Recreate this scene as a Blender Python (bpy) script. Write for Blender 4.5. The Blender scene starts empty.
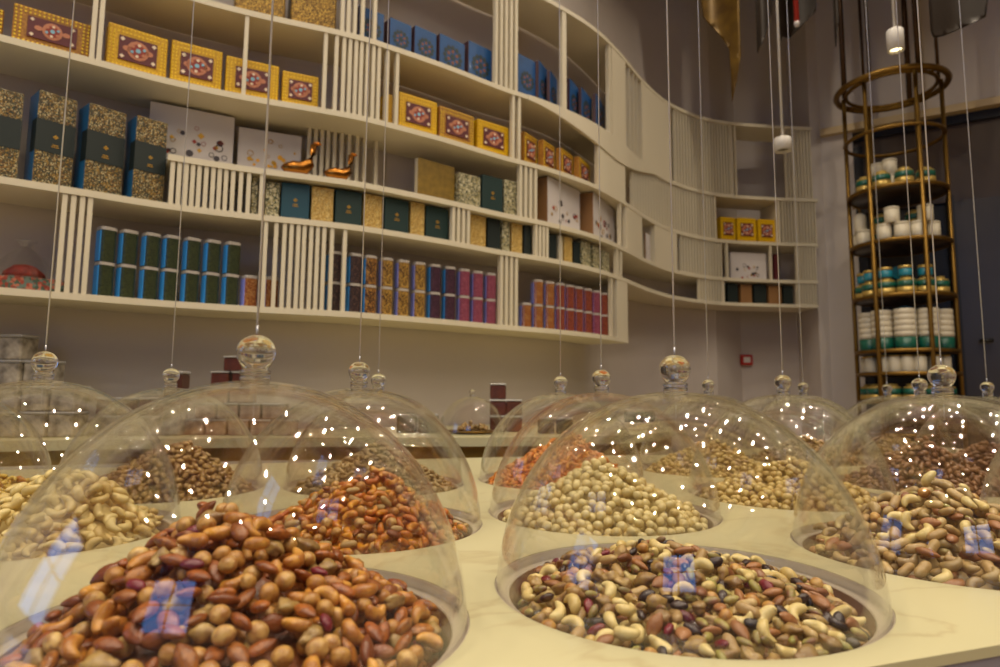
import bpy, bmesh, math, random
import numpy as np
from mathutils import Vector, Matrix
from mathutils.geometry import delaunay_2d_cdt

rnd = random.Random(7)
R = math.radians
SC = bpy.context.scene
COL = SC.collection

# ------------------------------------------------------------------ camera
F = 650.0; PX, PY = 500.0, 324.0
PITCH = math.atan(70 / 650.0); ROLL = 0.0073
EYE = 1.09          # eye height, the knobs of the glass domes hang at this height
CZ = 0.90           # top of the display island
fwd = np.array([0, math.cos(PITCH), math.sin(PITCH)])
_u0 = np.array([0, -math.sin(PITCH), math.cos(PITCH)]); _r0 = np.array([1., 0, 0])
up = math.cos(ROLL) * _u0 - math.sin(ROLL) * _r0
rgt = math.cos(ROLL) * _r0 + math.sin(ROLL) * _u0
cam = bpy.data.cameras.new('camera'); camo = bpy.data.objects.new('camera', cam); COL.objects.link(camo)
cam.sensor_width = 36; cam.lens = 36 * F / 1000
cam.shift_x = 0; cam.shift_y = (PY - 333.5) / 1000
cam.clip_start = 0.02; cam.clip_end = 60
cam.dof.use_dof = True; cam.dof.focus_distance = 0.86; cam.dof.aperture_fstop = 6.0
camo.matrix_world = Matrix(((rgt[0], up[0], -fwd[0], 0), (rgt[1], up[1], -fwd[1], 0), (rgt[2], up[2], -fwd[2], EYE), (0, 0, 0, 1)))
SC.camera = camo

# ------------------------------------------------------------------ colour management, world, lights
SC.view_settings.view_transform = 'Standard'; SC.view_settings.look = 'None'
SC.view_settings.gamma = 1; SC.view_settings.use_curve_mapping = False
SC.view_settings.exposure = -0.42
cy = SC.cycles
cy.max_bounces = 14; cy.transparent_max_bounces = 64; cy.diffuse_bounces = 4; cy.glossy_bounces = 5
cy.transmission_bounces = 10; cy.caustics_reflective = False; cy.caustics_refractive = False
cy.sample_clamp_indirect = 4.0; cy.use_denoising = True
W = bpy.data.worlds.new('world'); SC.world = W; W.use_nodes = True
W.node_tree.nodes['Background'].inputs[0].default_value = (0.35, 0.45, 0.7, 1)
W.node_tree.nodes['Background'].inputs[1].default_value = 0.3
CEIL = 4.4
WARM = (1.0, 0.87, 0.68)
SPOT_POWER = 10.2; WINDOW_L = 3.6
SPOTS = []
for ix in range(6):
    for iy in range(7):
        SPOTS.append((-2.7 + ix * 1.08 + 0.4 * (iy % 2), -2.1 + iy * .9))
def lamp(name, kind, loc, power, col, size=None, size_y=None, rot=None):
    l = bpy.data.lights.new(name, kind); o = bpy.data.objects.new(name, l); COL.objects.link(o)
    o.location = loc; l.energy = power; l.color = col
    if kind == 'AREA':
        l.shape = 'RECTANGLE' if size_y else 'DISK'; l.size = size
        if size_y: l.size_y = size_y
    if rot: o.rotation_euler = rot
    return o
for k, (x, y) in enumerate(SPOTS):
    if y > 1.9 + 0.55 * (x + 1.5) + 0.1: continue
    lamp('spot_light', 'AREA', (x, y, CEIL - 0.115), SPOT_POWER, WARM, size=0.05).data.spread = R(140)

# ------------------------------------------------------------------ pixel <-> place
O3 = np.array([0, 0, EYE])
def ray(x, y): return fwd + rgt * (x - PX) / F + up * (PY - y) / F
def atz(x, y, z):
    d = ray(x, y); return O3 + d * ((z - EYE) / d[2])
def aty(x, y, Y):
    d = ray(x, y); return O3 + d * (Y / d[1])
def proj(p):
    d = np.asarray(p, float) - O3; w = d @ fwd
    return PX + F * (d @ rgt) / w, PY - F * (d @ up) / w

# ------------------------------------------------------------------ materials
def nt(name):
    m = bpy.data.materials.new(name); m.use_nodes = True
    n = m.node_tree.nodes; return m, n, m.node_tree.links, n['Principled BSDF']
def lin(c):
    if isinstance(c, str):
        c = tuple(int(c[i:i + 2], 16) / 255 for i in (0, 2, 4))
        return tuple((v / 12.92 if v < .04045 else ((v + .055) / 1.055) ** 2.4) for v in c) + (1,)
    return tuple(c) + (1,) if len(c) == 3 else c
MATS = {}
def P(name, col, rough=0.5, metal=0.0, coat=0.0, noise=0.0, scale=30, bump=0.0, col2=None, coat_ior=1.5, spec=0.5):
    if name in MATS: return MATS[name]
    m, n, l, b = nt(name); c = lin(col)
    b.inputs['Base Color'].default_value = c; b.inputs['Roughness'].default_value = rough
    b.inputs['Metallic'].default_value = metal; b.inputs['Coat Weight'].default_value = coat
    b.inputs['Coat IOR'].default_value = coat_ior; b.inputs['Coat Roughness'].default_value = 0.04
    b.inputs['Specular IOR Level'].default_value = spec
    if noise or bump:
        t = n.new('ShaderNodeTexCoord'); q = n.new('ShaderNodeTexNoise'); q.inputs['Scale'].default_value = scale; q.inputs['Detail'].default_value = 5
        l.new(t.outputs['Object'], q.inputs['Vector'])
        if noise:
            r = n.new('ShaderNodeValToRGB'); c2 = lin(col2) if col2 else tuple(v * (1 - noise) for v in c[:3]) + (1,)
            r.color_ramp.elements[0].position = .35; r.color_ramp.elements[1].position = .65
            r.color_ramp.elements[0].color = c2; r.color_ramp.elements[1].color = c
            l.new(q.outputs['Fac'], r.inputs['Fac']); l.new(r.outputs['Color'], b.inputs['Base Color'])
        if bump:
            bp = n.new('ShaderNodeBump'); bp.inputs['Strength'].default_value = bump; bp.inputs['Distance'].default_value = 0.002
            l.new(q.outputs['Fac'], bp.inputs['Height']); l.new(bp.outputs['Normal'], b.inputs['Normal'])
    MATS[name] = m; return m
def voro_mat(name, cols, scale, rough=0.4, coat=0.0, coat_ior=1.5, metal=0.0, rnd_off=True, dist_dark=0.0):
    """cells of random colour: mosaic paper, seeds in a jar"""
    if name in MATS: return MATS[name]
    m, n, l, b = nt(name)
    t = n.new('ShaderNodeTexCoord'); v = n.new('ShaderNodeTexVoronoi'); v.inputs['Scale'].default_value = scale
    l.new(t.outputs['Object'], v.inputs['Vector'])
    s = n.new('ShaderNodeSeparateColor'); l.new(v.outputs['Color'], s.inputs['Color'])
    r = n.new('ShaderNodeValToRGB'); r.color_ramp.interpolation = 'CONSTANT'
    e = r.color_ramp.elements
    while len(e) < len(cols): e.new(0.5)
    for i, c in enumerate(cols): e[i].position = i / len(cols); e[i].color = lin(c)
    l.new(s.outputs[0], r.inputs['Fac'])
    out = r.outputs['Color']
    if dist_dark:
        rr = n.new('ShaderNodeMapRange'); rr.inputs[1].default_value = 0.0; rr.inputs[2].default_value = 0.7
        rr.inputs[3].default_value = 0.0; rr.inputs[4].default_value = dist_dark; l.new(v.outputs['Distance'], rr.inputs[0])
        bp = n.new('ShaderNodeBump'); bp.invert = True; bp.inputs['Strength'].default_value = 0.6; bp.inputs['Distance'].default_value = 0.004
        l.new(v.outputs['Distance'], bp.inputs['Height']); l.new(bp.outputs['Normal'], b.inputs['Normal'])
    l.new(out, b.inputs['Base Color']); b.inputs['Roughness'].default_value = rough
    b.inputs['Coat Weight'].default_value = coat; b.inputs['Coat IOR'].default_value = coat_ior; b.inputs['Coat Roughness'].default_value = 0.03
    b.inputs['Metallic'].default_value = metal
    MATS[name] = m; return m
def emis(name, col, strength):
    if name in MATS: return MATS[name]
    m, n, l, b = nt(name); b.inputs['Emission Color'].default_value = lin(col); b.inputs['Emission Strength'].default_value = strength
    b.inputs['Base Color'].default_value = (0, 0, 0, 1); MATS[name] = m; return m
def clear_mat(name, tint=(.97, .97, .96), gain=1.0):
    """clear thin-walled plastic: what is not mirrored at the surface passes straight on"""
    m = bpy.data.materials.new(name); m.use_nodes = True; n = m.node_tree.nodes; l = m.node_tree.links
    n.clear(); o = n.new('ShaderNodeOutputMaterial'); mx = n.new('ShaderNodeMixShader')
    t = n.new('ShaderNodeBsdfTransparent'); g = n.new('ShaderNodeBsdfGlossy'); fr = n.new('ShaderNodeFresnel'); ge = n.new('ShaderNodeNewGeometry')
    t.inputs[0].default_value = tint + (1,); g.inputs['Roughness'].default_value = 0.01; g.inputs[0].default_value = (1, 1, 1, 1)
    mi = n.new('ShaderNodeMapRange'); mi.inputs[3].default_value = 1.49; mi.inputs[4].default_value = 1 / 1.49
    l.new(ge.outputs['Backfacing'], mi.inputs[0]); l.new(mi.outputs[0], fr.inputs['IOR'])
    mu = n.new('ShaderNodeMath'); mu.operation = 'MULTIPLY'; mu.inputs[1].default_value = gain; mu.use_clamp = True
    l.new(fr.outputs[0], mu.inputs[0]); l.new(mu.outputs[0], mx.inputs[0]); l.new(t.outputs[0], mx.inputs[1]); l.new(g.outputs[0], mx.inputs[2]); l.new(mx.outputs[0], o.inputs[0])
    return m
DOME = clear_mat('dome_acrylic', (.975, .972, .965), 1.0)
FILM = clear_mat('clear_film', (.93, .93, .93), 1.6)
def glass():
    m, n, l, b = nt('solid_acrylic'); b.inputs['Transmission Weight'].default_value = 1; b.inputs['Roughness'].default_value = 0.0
    b.inputs['IOR'].default_value = 1.49; b.inputs['Base Color'].default_value = (1, 1, 1, 1); return m
SOLID = glass()
WHITE = P('cream_lacquer', 'D8CDB4', .45, noise=.03, scale=3)
PAINT = P('wall_paint', 'CABFB6', .7, noise=.05, scale=2.0)
COUNTER = P('counter_stone', 'C6BE96', .28, noise=.06, scale=2.2)
_n = COUNTER.node_tree.nodes; _l = COUNTER.node_tree.links; _pb = _n['Principled BSDF']; _t = _n.new('ShaderNodeTexCoord')
_v = _n.new('ShaderNodeTexNoise'); _v.inputs['Scale'].default_value = 3.0; _v.inputs['Detail'].default_value = 8; _v.inputs['Distortion'].default_value = .8; _l.new(_t.outputs['Object'], _v.inputs['Vector'])
_r = _n.new('ShaderNodeValToRGB'); _e = _r.color_ramp.elements; _e[0].position = .485; _e[0].color = (0, 0, 0, 1); _e[1].position = .515; _e[1].color = (0, 0, 0, 1); _m = _e.new(.5); _m.color = (.35, .35, .35, 1)
_l.new(_v.outputs['Fac'], _r.inputs['Fac']); _mx = _n.new('ShaderNodeMix'); _mx.data_type = 'RGBA'; _src = _pb.inputs['Base Color'].links[0].from_socket
_l.new(_r.outputs['Color'], _mx.inputs[0]); _l.new(_src, _mx.inputs[6]); _mx.inputs[7].default_value = lin('A08A60'); _l.new(_mx.outputs[2], _pb.inputs['Base Color'])
GOLD = P('gold_paper', 'DEB200', .35, noise=.3, scale=120, col2='C49000')
GOLDD = P('dull_gold_paper', 'B8812A', .45, noise=.3, scale=120, col2='8A5A18')
BRASS = P('brass', '8E6C30', .42, metal=.85, noise=.2, scale=15)
DARKBRASS = P('dark_bronze', '4A3420', .4, metal=.7)
BRONZE = P('polished_bronze', '9A6428', .25, metal=1.0)
GREEN = P('dark_green_board', '102E2C', .5)
TEALB = P('teal_board', '124456', .5, coat=.2)
BLACKG = P('near_black_board', '15211F', .5)
SIDEBLUE = P('blue_lit_box_side', '20608E', .35, coat=.3)  # blue light caught by the box sides, put into their colour
CREAMB = P('cream_board', 'C9BFA5', .6)
BROWNB = P('kraft_brown_board', '8A6238', .6)
WHITEB = P('white_card', 'CFC7C4', .5, noise=.04, scale=5)
BLUE = P('peacock_blue_board', '034C8A', .5, coat=.1, noise=.25, scale=14)
PURPLE = P('plum_board', '4A3038', .5)
MAROON = P('maroon_print', '5A1B22', .5)
RED = P('red_plastic', 'B3241C', .4)
BLACK = P('black_metal', '15120F', .45)
CABLE = P('steel_cable', 'DCDCE4', .35, metal=.3)
BOWL = P('brown_bowl', '6B4326', .35, noise=.25, scale=14, coat=.3)
LEDGE = P('pale_ledge', 'B5A896', .3)
GOLDINK = P('gold_ink', 'C79A3C', .35, metal=.5)
DARKINK = P('dark_ink', '4A4448', .6)
REDINK = P('red_ink', 'A03A2C', .6)
PEACH = P('peach_ink', 'BC7858', .5)
SKYINK = P('sky_ink', '7FB0C8', .5)
MOSAIC = voro_mat('mosaic_paper', ['4E4424', 'A8843A', '1E1E16', '5C4E28', 'C8B88C', '35423A', '7A5424', '2A2418'], 330, .4, coat=.2)
MOSAICG = voro_mat('gold_mosaic_paper', ['B58A38', 'D9B868', '8A6A2C', 'A8823A', 'D8C284'], 420, .4, coat=.2)
MOSAICP = voro_mat('pale_mosaic_paper', ['B8AE88', '4C5440', 'D8CFAE', '3E3C28', '988A58'], 210, .4, coat=.2)
WEAVE = voro_mat('gold_weave', ['7A5A20', 'B89440', '4A3412', '8A6828'], 260, .35, metal=.4)

# ------------------------------------------------------------------ mesh builder
class MB:
    def __init__(s): s.v = []; s.f = []; s.mi = []; s.mats = []; s.sm = []
    def m(s, mat):
        if mat not in s.mats: s.mats.append(mat)
        return s.mats.index(mat)
    def add(s, vs, fs, mat, smooth=False):
        o = len(s.v); k = s.m(mat); s.v += [tuple(map(float, p)) for p in vs]
        for f in fs: s.f.append(tuple(i + o for i in f)); s.mi.append(k); s.sm.append(smooth)
        return s
    def box(s, x0, x1, y0, y1, z0, z1, mat, bev=0.0):
        if bev:
            b = min(bev, (x1 - x0) / 3, (y1 - y0) / 3, (z1 - z0) / 3); vs = []; fs = []
            bm = bmesh.new(); bmesh.ops.create_cube(bm, size=1)
            for v in bm.verts: v.co = Vector(((x0 + x1) / 2 + v.co.x * (x1 - x0), (y0 + y1) / 2 + v.co.y * (y1 - y0), (z0 + z1) / 2 + v.co.z * (z1 - z0)))
            bmesh.ops.bevel(bm, geom=bm.edges[:], offset=b, segments=1, affect='EDGES')
            bm.verts.index_update(); vs = [v.co[:] for v in bm.verts]; fs = [[v.index for v in f.verts] for f in bm.faces]; bm.free()
            return s.add(vs, fs, mat)
        vs = [(x, y, z) for z in (z0, z1) for y in (y0, y1) for x in (x0, x1)]
        return s.add(vs, [(0, 2, 3, 1), (4, 5, 7, 6), (0, 1, 5, 4), (2, 6, 7, 3), (0, 4, 6, 2), (1, 3, 7, 5)], mat)
    def prism(s, pts, z0, z1, mat):
        n = len(pts); vs = [(p[0], p[1], z0) for p in pts] + [(p[0], p[1], z1) for p in pts]
        return s.add(vs, [tuple(reversed(range(n))), tuple(range(n, 2 * n))] + [(i, (i + 1) % n, n + (i + 1) % n, n + i) for i in range(n)], mat)
    def ribbon(s, A, B, z0, z1, mat, smooth=False):
        """a slab between two plan polylines"""
        n = len(A); vs = []
        for a, b in zip(A, B): vs += [(a[0], a[1], z0), (b[0], b[1], z0), (b[0], b[1], z1), (a[0], a[1], z1)]
        fs = []
        for i in range(n - 1):
            p = 4 * i; q = p + 4
            for k in range(4): fs.append((p + k, p + (k + 1) % 4, q + (k + 1) % 4, q + k))
        fs += [(3, 2, 1, 0), tuple(4 * (n - 1) + k for k in range(4))]
        return s.add(vs, fs, mat)
    def lathe(s, prof, mat, n=24, c=(0, 0, 0), smooth=True, close=False):
        vs = []; fs = []; k = len(prof)
        for i in range(n):
            a = 2 * math.pi * i / n
            for r, z in prof: vs.append((c[0] + r * math.cos(a), c[1] + r * math.sin(a), c[2] + z))
        rng = k if close else k - 1
        for i in range(n):
            for j in range(rng):
                j2 = (j + 1) % k
                fs.append((i * k + j, ((i + 1) % n) * k + j, ((i + 1) % n) * k + j2, i * k + j2))
        if not close:
            if prof[0][0] > 1e-6: fs.append(tuple(i * k for i in reversed(range(n))))
            if prof[-1][0] > 1e-6: fs.append(tuple(i * k + k - 1 for i in range(n)))
        return s.add(vs, fs, mat, smooth)
    def tube(s, path, r, mat, n=8, closed=False):
        pts = [Vector(p) for p in path]; k = len(pts); vs = []; fs = []
        for i, p in enumerate(pts):
            a = pts[(i - 1) % k] if (closed or i) else p; b = pts[(i + 1) % k] if (closed or i < k - 1) else p
            t = (b - a).normalized(); ref = Vector((0, 0, 1)) if abs(t.z) < .95 else Vector((1, 0, 0))
            u = t.cross(ref).normalized(); w = t.cross(u); rr = r[i] if isinstance(r, (list, tuple)) else r
            for j in range(n):
                g = 2 * math.pi * j / n; vs.append(p + (u * math.cos(g) + w * math.sin(g)) * rr)
        for i in range(k if closed else k - 1):
            for j in range(n): fs.append((i * n + j, i * n + (j + 1) % n, ((i + 1) % k) * n + (j + 1) % n, ((i + 1) % k) * n + j))
        if not closed: fs += [tuple(range(n)), tuple((k - 1) * n + j for j in reversed(range(n)))]
        return s.add(vs, fs, mat, True)
    def mesh(s, name):
        me = bpy.data.meshes.new(name); me.from_pydata(s.v, [], s.f)
        for m in s.mats: me.materials.append(m)
        me.polygons.foreach_set('material_index', s.mi); me.polygons.foreach_set('use_smooth', s.sm)
        bm = bmesh.new(); bm.from_mesh(me); bmesh.ops.recalc_face_normals(bm, faces=bm.faces[:]); bm.to_mesh(me); bm.free()
        me.update(); return me
    def build(s, name, parent=None, loc=None, rz=0):
        o = bpy.data.objects.new(name, s.mesh(name)); COL.objects.link(o)
        if parent: o.parent = parent
        if loc is not None: o.location = loc
        if rz: o.rotation_euler[2] = rz
        return o

USED = set()
def tag(o, label, cat, group=None, kind=None):
    w = label.split()
    if len(w) > 16 or len(w) < 4: print('LONG', len(w), label)
    if group is None and label in USED: print('DUP', label)
    USED.add(label)
    o['label'] = label; o['category'] = cat
    if group: o['group'] = group
    if kind: o['kind'] = kind
    return o
def struct(o): o['kind'] = 'structure'; return o
def empty(name, loc, rz=0):
    o = bpy.data.objects.new(name, None); o.empty_display_size = .05; COL.objects.link(o); o.location = loc; o.rotation_euler[2] = rz; return o
def copy_tree(o, parent=None):
    c = o.copy(); COL.objects.link(c)
    for k in ('label', 'category', 'group'):
        if parent is None and k in c: del c[k]
    if parent: c.parent = parent
    for ch in list(o.children): copy_tree(ch, c)
    return c
ORD = ['', 'first', 'second', 'third', 'fourth', 'fifth', 'sixth', 'seventh', 'eighth', 'ninth', 'tenth', 'eleventh', 'twelfth', 'thirteenth', 'fourteenth', 'fifteenth', 'sixteenth', 'seventeenth', 'eighteenth', 'nineteenth', 'twentieth']

# ------------------------------------------------------------------ plan curve of the shelf fronts
CTRL = [(-3.6, .55), (-2.9, .98), (-2.3, 1.36), (-1.75, 1.74), (-1.54, 1.90), (-1.33, 2.05), (-1.17, 2.17), (-.93, 2.30), (-.6, 2.44), (-.42, 2.555), (-.22, 2.70), (0, 2.88),
        (.25, 3.06), (.5, 3.30), (.7, 3.58), (.9, 3.90), (1.15, 4.21), (1.5, 4.45), (1.9, 4.54), (2.3, 4.58), (2.5, 4.59)]
def catmull(P_, n=10):
    out = []
    for i in range(1, len(P_) - 2):
        p0, p1, p2, p3 = map(np.array, P_[i - 1:i + 3])
        for k in range(n):
            t = k / n
            out.append(.5 * ((2 * p1) + (-p0 + p2) * t + (2 * p0 - 5 * p1 + 4 * p2 - p3) * t * t + (-p0 + 3 * p1 - 3 * p2 + p3) * t ** 3))
    out.append(np.array(P_[-2])); return np.array(out)
FRONT = catmull(CTRL, 10)
for _ in range(3): FRONT[1:-1] = (FRONT[:-2] + 2 * FRONT[1:-1] + FRONT[2:]) / 4
_t = np.gradient(FRONT, axis=0); _t /= np.linalg.norm(_t, axis=1)[:, None]
NRM = np.stack([-_t[:, 1], _t[:, 0]], 1)     # away from the camera
for _ in range(12): NRM[1:-1] = (NRM[:-2] + 2 * NRM[1:-1] + NRM[2:]) / 4
NRM /= np.linalg.norm(NRM, axis=1)[:, None]
def offs(d): return FRONT + NRM * d
LV = {1: .297, 2: .636, 3: .81, 4: 1.08, 5: 1.41, 6: 1.95}
SLAB = .011
def lz(k): return EYE + LV[k]
def on_curve(px, z, inset=0.0):
    """the point of the (inset) shelf front seen at picture column px, and its curve index"""
    c = offs(inset); xs = np.array([proj((p[0], p[1], z))[0] for p in c]); ok = np.where(c[:, 1] > .6)[0]
    i = ok[np.searchsorted(xs[ok], px)] if px > xs[ok[0]] else ok[0] + 1
    i = min(i, len(c) - 1); a, b = xs[i - 1], xs[i]; t = 0 if b == a else (px - a) / (b - a); t = max(-.5, min(1.5, t))
    return c[i - 1] * (1 - t) + c[i] * t, i - 1 + t
def curve_part(i0, i1, d):
    c = offs(d); n = max(2, int(abs(i1 - i0)) + 2); out = []
    for k in range(n):
        i = i0 + (i1 - i0) * k / (n - 1); j = int(min(max(i, 0), len(c) - 2)); t = i - j; out.append(c[j] * (1 - t) + c[j + 1] * t)
    return out

# ------------------------------------------------------------------ room
m = MB(); m.box(-5.2, 6.2, -5.2, 6.6, -.1, 0, P('floor_stone', 'A8947A', .3, noise=.15, scale=3)); struct(m.build('floor'))
m = MB(); m.box(-5.2, 6.2, -5.2, 6.6, CEIL, CEIL + .1, P('ceiling_paint', '9C8A78', .8)); struct(m.build('ceiling'))
# curved wall behind the shelves
WD = .27
WC = [tuple(p) for p in offs(WD) if p[0] < 1.62]
CORNER = (1.86, 5.0)
WC = [(-5.2, .05)] + [p for p in WC if p[0] > -3.6] + [CORNER]
nn = []
for i, p in enumerate(WC):
    a = np.array(WC[max(i - 1, 0)]); b = np.array(WC[min(i + 1, len(WC) - 1)]); t = (b - a) / np.linalg.norm(b - a); nn.append((p[0] - t[1] * .15, p[1] + t[0] * .15))
m = MB(); m.ribbon(WC, nn, 0, CEIL, PAINT); struct(m.build('wall_back'))
m = MB(); m.prism([(CORNER[0], 5.0), (2.7, 5.0), (2.7, 5.15), (CORNER[0] - .02, 5.15)], 0, CEIL, PAINT); struct(m.build('wall_right'))
m = MB(); m.prism([(-5.2, -5.2), (-5.05, -5.2), (-5.05, .2), (-5.2, .2)], 0, CEIL, PAINT); struct(m.build('wall_left'))
m = MB(); m.box(-5.2, 6.2, -5.2, -5.05, 0, CEIL, PAINT); struct(m.build('wall_front'))
m = MB(); m.box(6.05, 6.2, -5.2, 6.6, 0, CEIL, PAINT); struct(m.build('wall_far_right'))
# pillar strip between shelves and shop front
pa = aty(821, 300, 4.66); pb = aty(850, 300, 4.66)

# shop front with dark glass, slightly turned towards the room
f0 = np.array([2.373, 4.655]); f1 = f0 + np.array([math.cos(R(-31.6)), math.sin(R(-31.6))]) * 4.2
fd = (f1 - f0) / np.linalg.norm(f1 - f0); fn = np.array([-fd[1], fd[0]])
def fpt(s, d): return tuple(f0 + fd * s + fn * d)
HDR = 3.03
m = MB(); m.prism([(2.30, 4.66), fpt(0, 0), fpt(.205, 0), fpt(.205, .3), (2.30, 5.0)], 0, HDR - .02, PAINT); struct(m.build('pillar_right'))
m = MB(); m.prism([(2.30, 4.66), fpt(0, 0), fpt(0, .3), (2.30, 5.0)], HDR - .02, CEIL, PAINT); struct(m.build('wall_pillar_upper'))
m = MB(); m.prism([fpt(0, 0), fpt(4.0, 0), fpt(4.0, .3), fpt(0, .3)], HDR, CEIL, PAINT); struct(m.build('wall_above_shop_front'))
m = MB(); m.prism([fpt(0, -.05), fpt(4.0, -.05), fpt(4.0, .02), fpt(0, .02)], HDR - .03, HDR + .02, P('beige_trim', 'C4AB80', .5)); struct(m.build('trim_1'))
w = empty('window_1', (0, 0, 0)); struct(w)
m = MB(); m.prism([fpt(.206, .02), fpt(4.0, .02), fpt(4.0, .12), fpt(.206, .12)], HDR - .09, HDR - .03, BLACK); m.build('window_frame', w)
for s0 in (0.206, 1.4, 2.6):
    m = MB(); m.prism([fpt(s0, .02), fpt(s0 + .06, .02), fpt(s0 + .06, .12), fpt(s0, .12)], 0, HDR - .14, BLACK); m.build('mullion', w)
m = MB(); m.prism([fpt(.206, .08), fpt(4.0, .08), fpt(4.0, .09), fpt(.206, .09)], 0, HDR - .14, P('dark_tinted_glass', '1A1613', .4)); m.build('window_pane', w)
m = MB(); m.prism([fpt(.21, .05), fpt(3.9, .05), fpt(3.9, .075), fpt(.21, .075)], HDR - .62, HDR - .091, P('brown_transom', '4A3A2A', .3)); m.build('transom_panel', w)
dd = empty('door_1', (0, 0, 0)); struct(dd)
m = MB(); m.prism([fpt(.78, -.03), fpt(1.7, -.03), fpt(1.7, .01), fpt(.78, .01)], 0.01, HDR - .64, P('grey_brown_door', '3A332F', .35)); m.build('door_leaf', dd)
m = MB(); m.prism([fpt(.74, -.045), fpt(.78, -.045), fpt(.78, .045), fpt(.74, .045)], 0.01, HDR - .60, BLACK); m.build('door_frame', dd)
hp = fpt(.86, -.08); m = MB(); m.tube([(hp[0], hp[1], 1.45), (hp[0] + .06, hp[1] - .04, 1.45)], .012, BLACK); m.build('door_handle', dd)

# windows behind the photographer: daylight, mirrored as blue panes in the domes
SKYP = bpy.data.materials.new('daylight_pane'); SKYP.use_nodes = True
_b = SKYP.node_tree.nodes['Principled BSDF']; _b.inputs['Base Color'].default_value = (0, 0, 0, 1)
_b.inputs['Emission Color'].default_value = (0.16, 0.42, 1.0, 1); _b.inputs['Emission Strength'].default_value = WINDOW_L
def back_window(idx, p0, p1, z0, z1, nx, nz):
    """a mullioned window on the line p0-p1"""
    wnd = empty('window_%d' % idx, (0, 0, 0)); struct(wnd)
    p0 = np.array(p0); p1 = np.array(p1); L = np.linalg.norm(p1 - p0); d = (p1 - p0) / L; n = np.array([-d[1], d[0]])
    for i in range(nx):
        for j in range(nz):
            a = p0 + d * (L * i / nx + .05); b = p0 + d * (L * (i + 1) / nx - .05); za = z0 + (z1 - z0) * j / nz + .04; zb = z0 + (z1 - z0) * (j + 1) / nz - .04
            q = MB(); q.prism([tuple(a), tuple(b), tuple(b + n * .02), tuple(a + n * .02)], za, zb, SKYP); q.build('window_pane', wnd)
    q = MB()
    for i in range(nx + 1):
        c = p0 + d * (L * i / nx); q.prism([tuple(c - d * .045), tuple(c + d * .045), tuple(c + d * .045 + n * .05), tuple(c - d * .045 + n * .05)], z0, z1, BLACK)
    q.build('window_frame', wnd)
back_window(2, (-5.0, .0), (-5.0, -1.6), 1.2, 3.4, 2, 2)
back_window(3, (-2.4, -5.0), (-.4, -5.0), 2.0, 3.9, 2, 2)

# ------------------------------------------------------------------ the shelving
unit = empty('shelving_unit', (0, 0, 0))
tag(unit, 'curving cream shelving built along the wall with slatted screens', 'shelving')
def shelf(k, px0, px1, depth=WD - .012, th=SLAB):
    z = lz(k); i0 = on_curve(px0, z)[1] if px0 is not None else 3; i1 = on_curve(px1, z)[1]
    n = int(i1 - i0) * 2; A = curve_part(i0, i1, 0); 
    B = curve_part(i0, i1, depth); q = MB(); q.ribbon(A, B, z - th, z + th, WHITE); q.build('shelf', unit)
shelf(1, None, 628.5); shelf(2, None, 818); shelf(3, 168, 818); shelf(4, None, 818); shelf(5, None, 818); shelf(6, None, 812)
def slats(lo, hi, pxs, wid=.014, dep=.022, inset=.004, zt=None, name='slat_screen'):
    if 1 < len(pxs) <= 2:
        for px in pxs: slats(lo, hi, [px], wid, dep, inset, zt, 'slat')
        return
    if len(pxs) == 1: name = 'slat'
    q = MB(); z0 = lz(lo) + SLAB; z1 = (lz(hi) - SLAB) if zt is None else zt
    for px in pxs:
        p, i = on_curve(px, lz(lo), inset + dep / 2); j = int(min(max(i, 1), len(FRONT) - 2)); n = NRM[j]; t = np.array([n[1], -n[0]])
        c = [p + t * sx * wid / 2 + n * sy * dep / 2 for sx, sy in ((-1, -1), (1, -1), (1, 1), (-1, 1))]
        q.prism([tuple(v) for v in c], z0, z1, WHITE)
    q.build(name, unit)
def rng(a, b, n): return [a + (b - a) * k / (n - 1) for k in range(n)]
def panel(lo, hi, a, b, inset=.002, th=.02):
    z = lz(lo); i0 = on_curve(a, z)[1]; i1 = on_curve(b, z)[1]
    q = MB(); q.ribbon(curve_part(i0, i1, inset), curve_part(i0, i1, inset + th), lz(lo) + SLAB, lz(hi) - SLAB, WHITE); q.build('side_panel', unit)
def divider(lo, hi, px, th=.016):
    p, i = on_curve(px, lz(lo), .01); j = int(min(max(i, 1), len(FRONT) - 2)); n = NRM[j]; t = np.array([n[1], -n[0]])
    c = [p - t * th / 2, p + t * th / 2, p + t * th / 2 + n * (WD - .03), p - t * th / 2 + n * (WD - .03)]
    q = MB(); q.prism([tuple(v) for v in c], lz(lo) + SLAB, lz(hi) - SLAB, WHITE); q.build('divider', unit)
i0 = on_curve(528, lz(5))[1]; i1 = on_curve(655, lz(5))[1]; A = curve_part(i0, i1, -.004); B = curve_part(i0, i1, .014); n_ = len(A); vs = []; fs = []
for k in range(n_):
    t = k / (n_ - 1); dz = .10 * math.sin(math.pi * t ** 1.25) ** 1.2 + .003; z1 = lz(5) + SLAB; z0 = lz(5) - SLAB - dz
    vs += [(A[k][0], A[k][1], z0), (B[k][0], B[k][1], z0), (B[k][0], B[k][1], z1), (A[k][0], A[k][1], z1)]
for k in range(n_ - 1):
    for j in range(4): fs.append((4 * k + j, 4 * k + (j + 1) % 4, 4 * k + 4 + (j + 1) % 4, 4 * k + 4 + j))
fs += [(3, 2, 1, 0), tuple(4 * n_ - 4 + j for j in range(4))]
q = MB(); q.add(vs, fs, WHITE, False); q.build('curved_fascia', unit)
# lowest compartment
slats(1, 2, [57, 66, 75, 83]); slats(1, 2, [262]); slats(1, 2, [272.5, 281, 288, 295, 301, 308, 314.5, 321, 329, 342])
slats(1, 2, [500, 505, 510, 515]); slats(1, 2, [611, 616]); panel(1, 2, 618, 628.5); divider(1, 2, 627)
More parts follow.
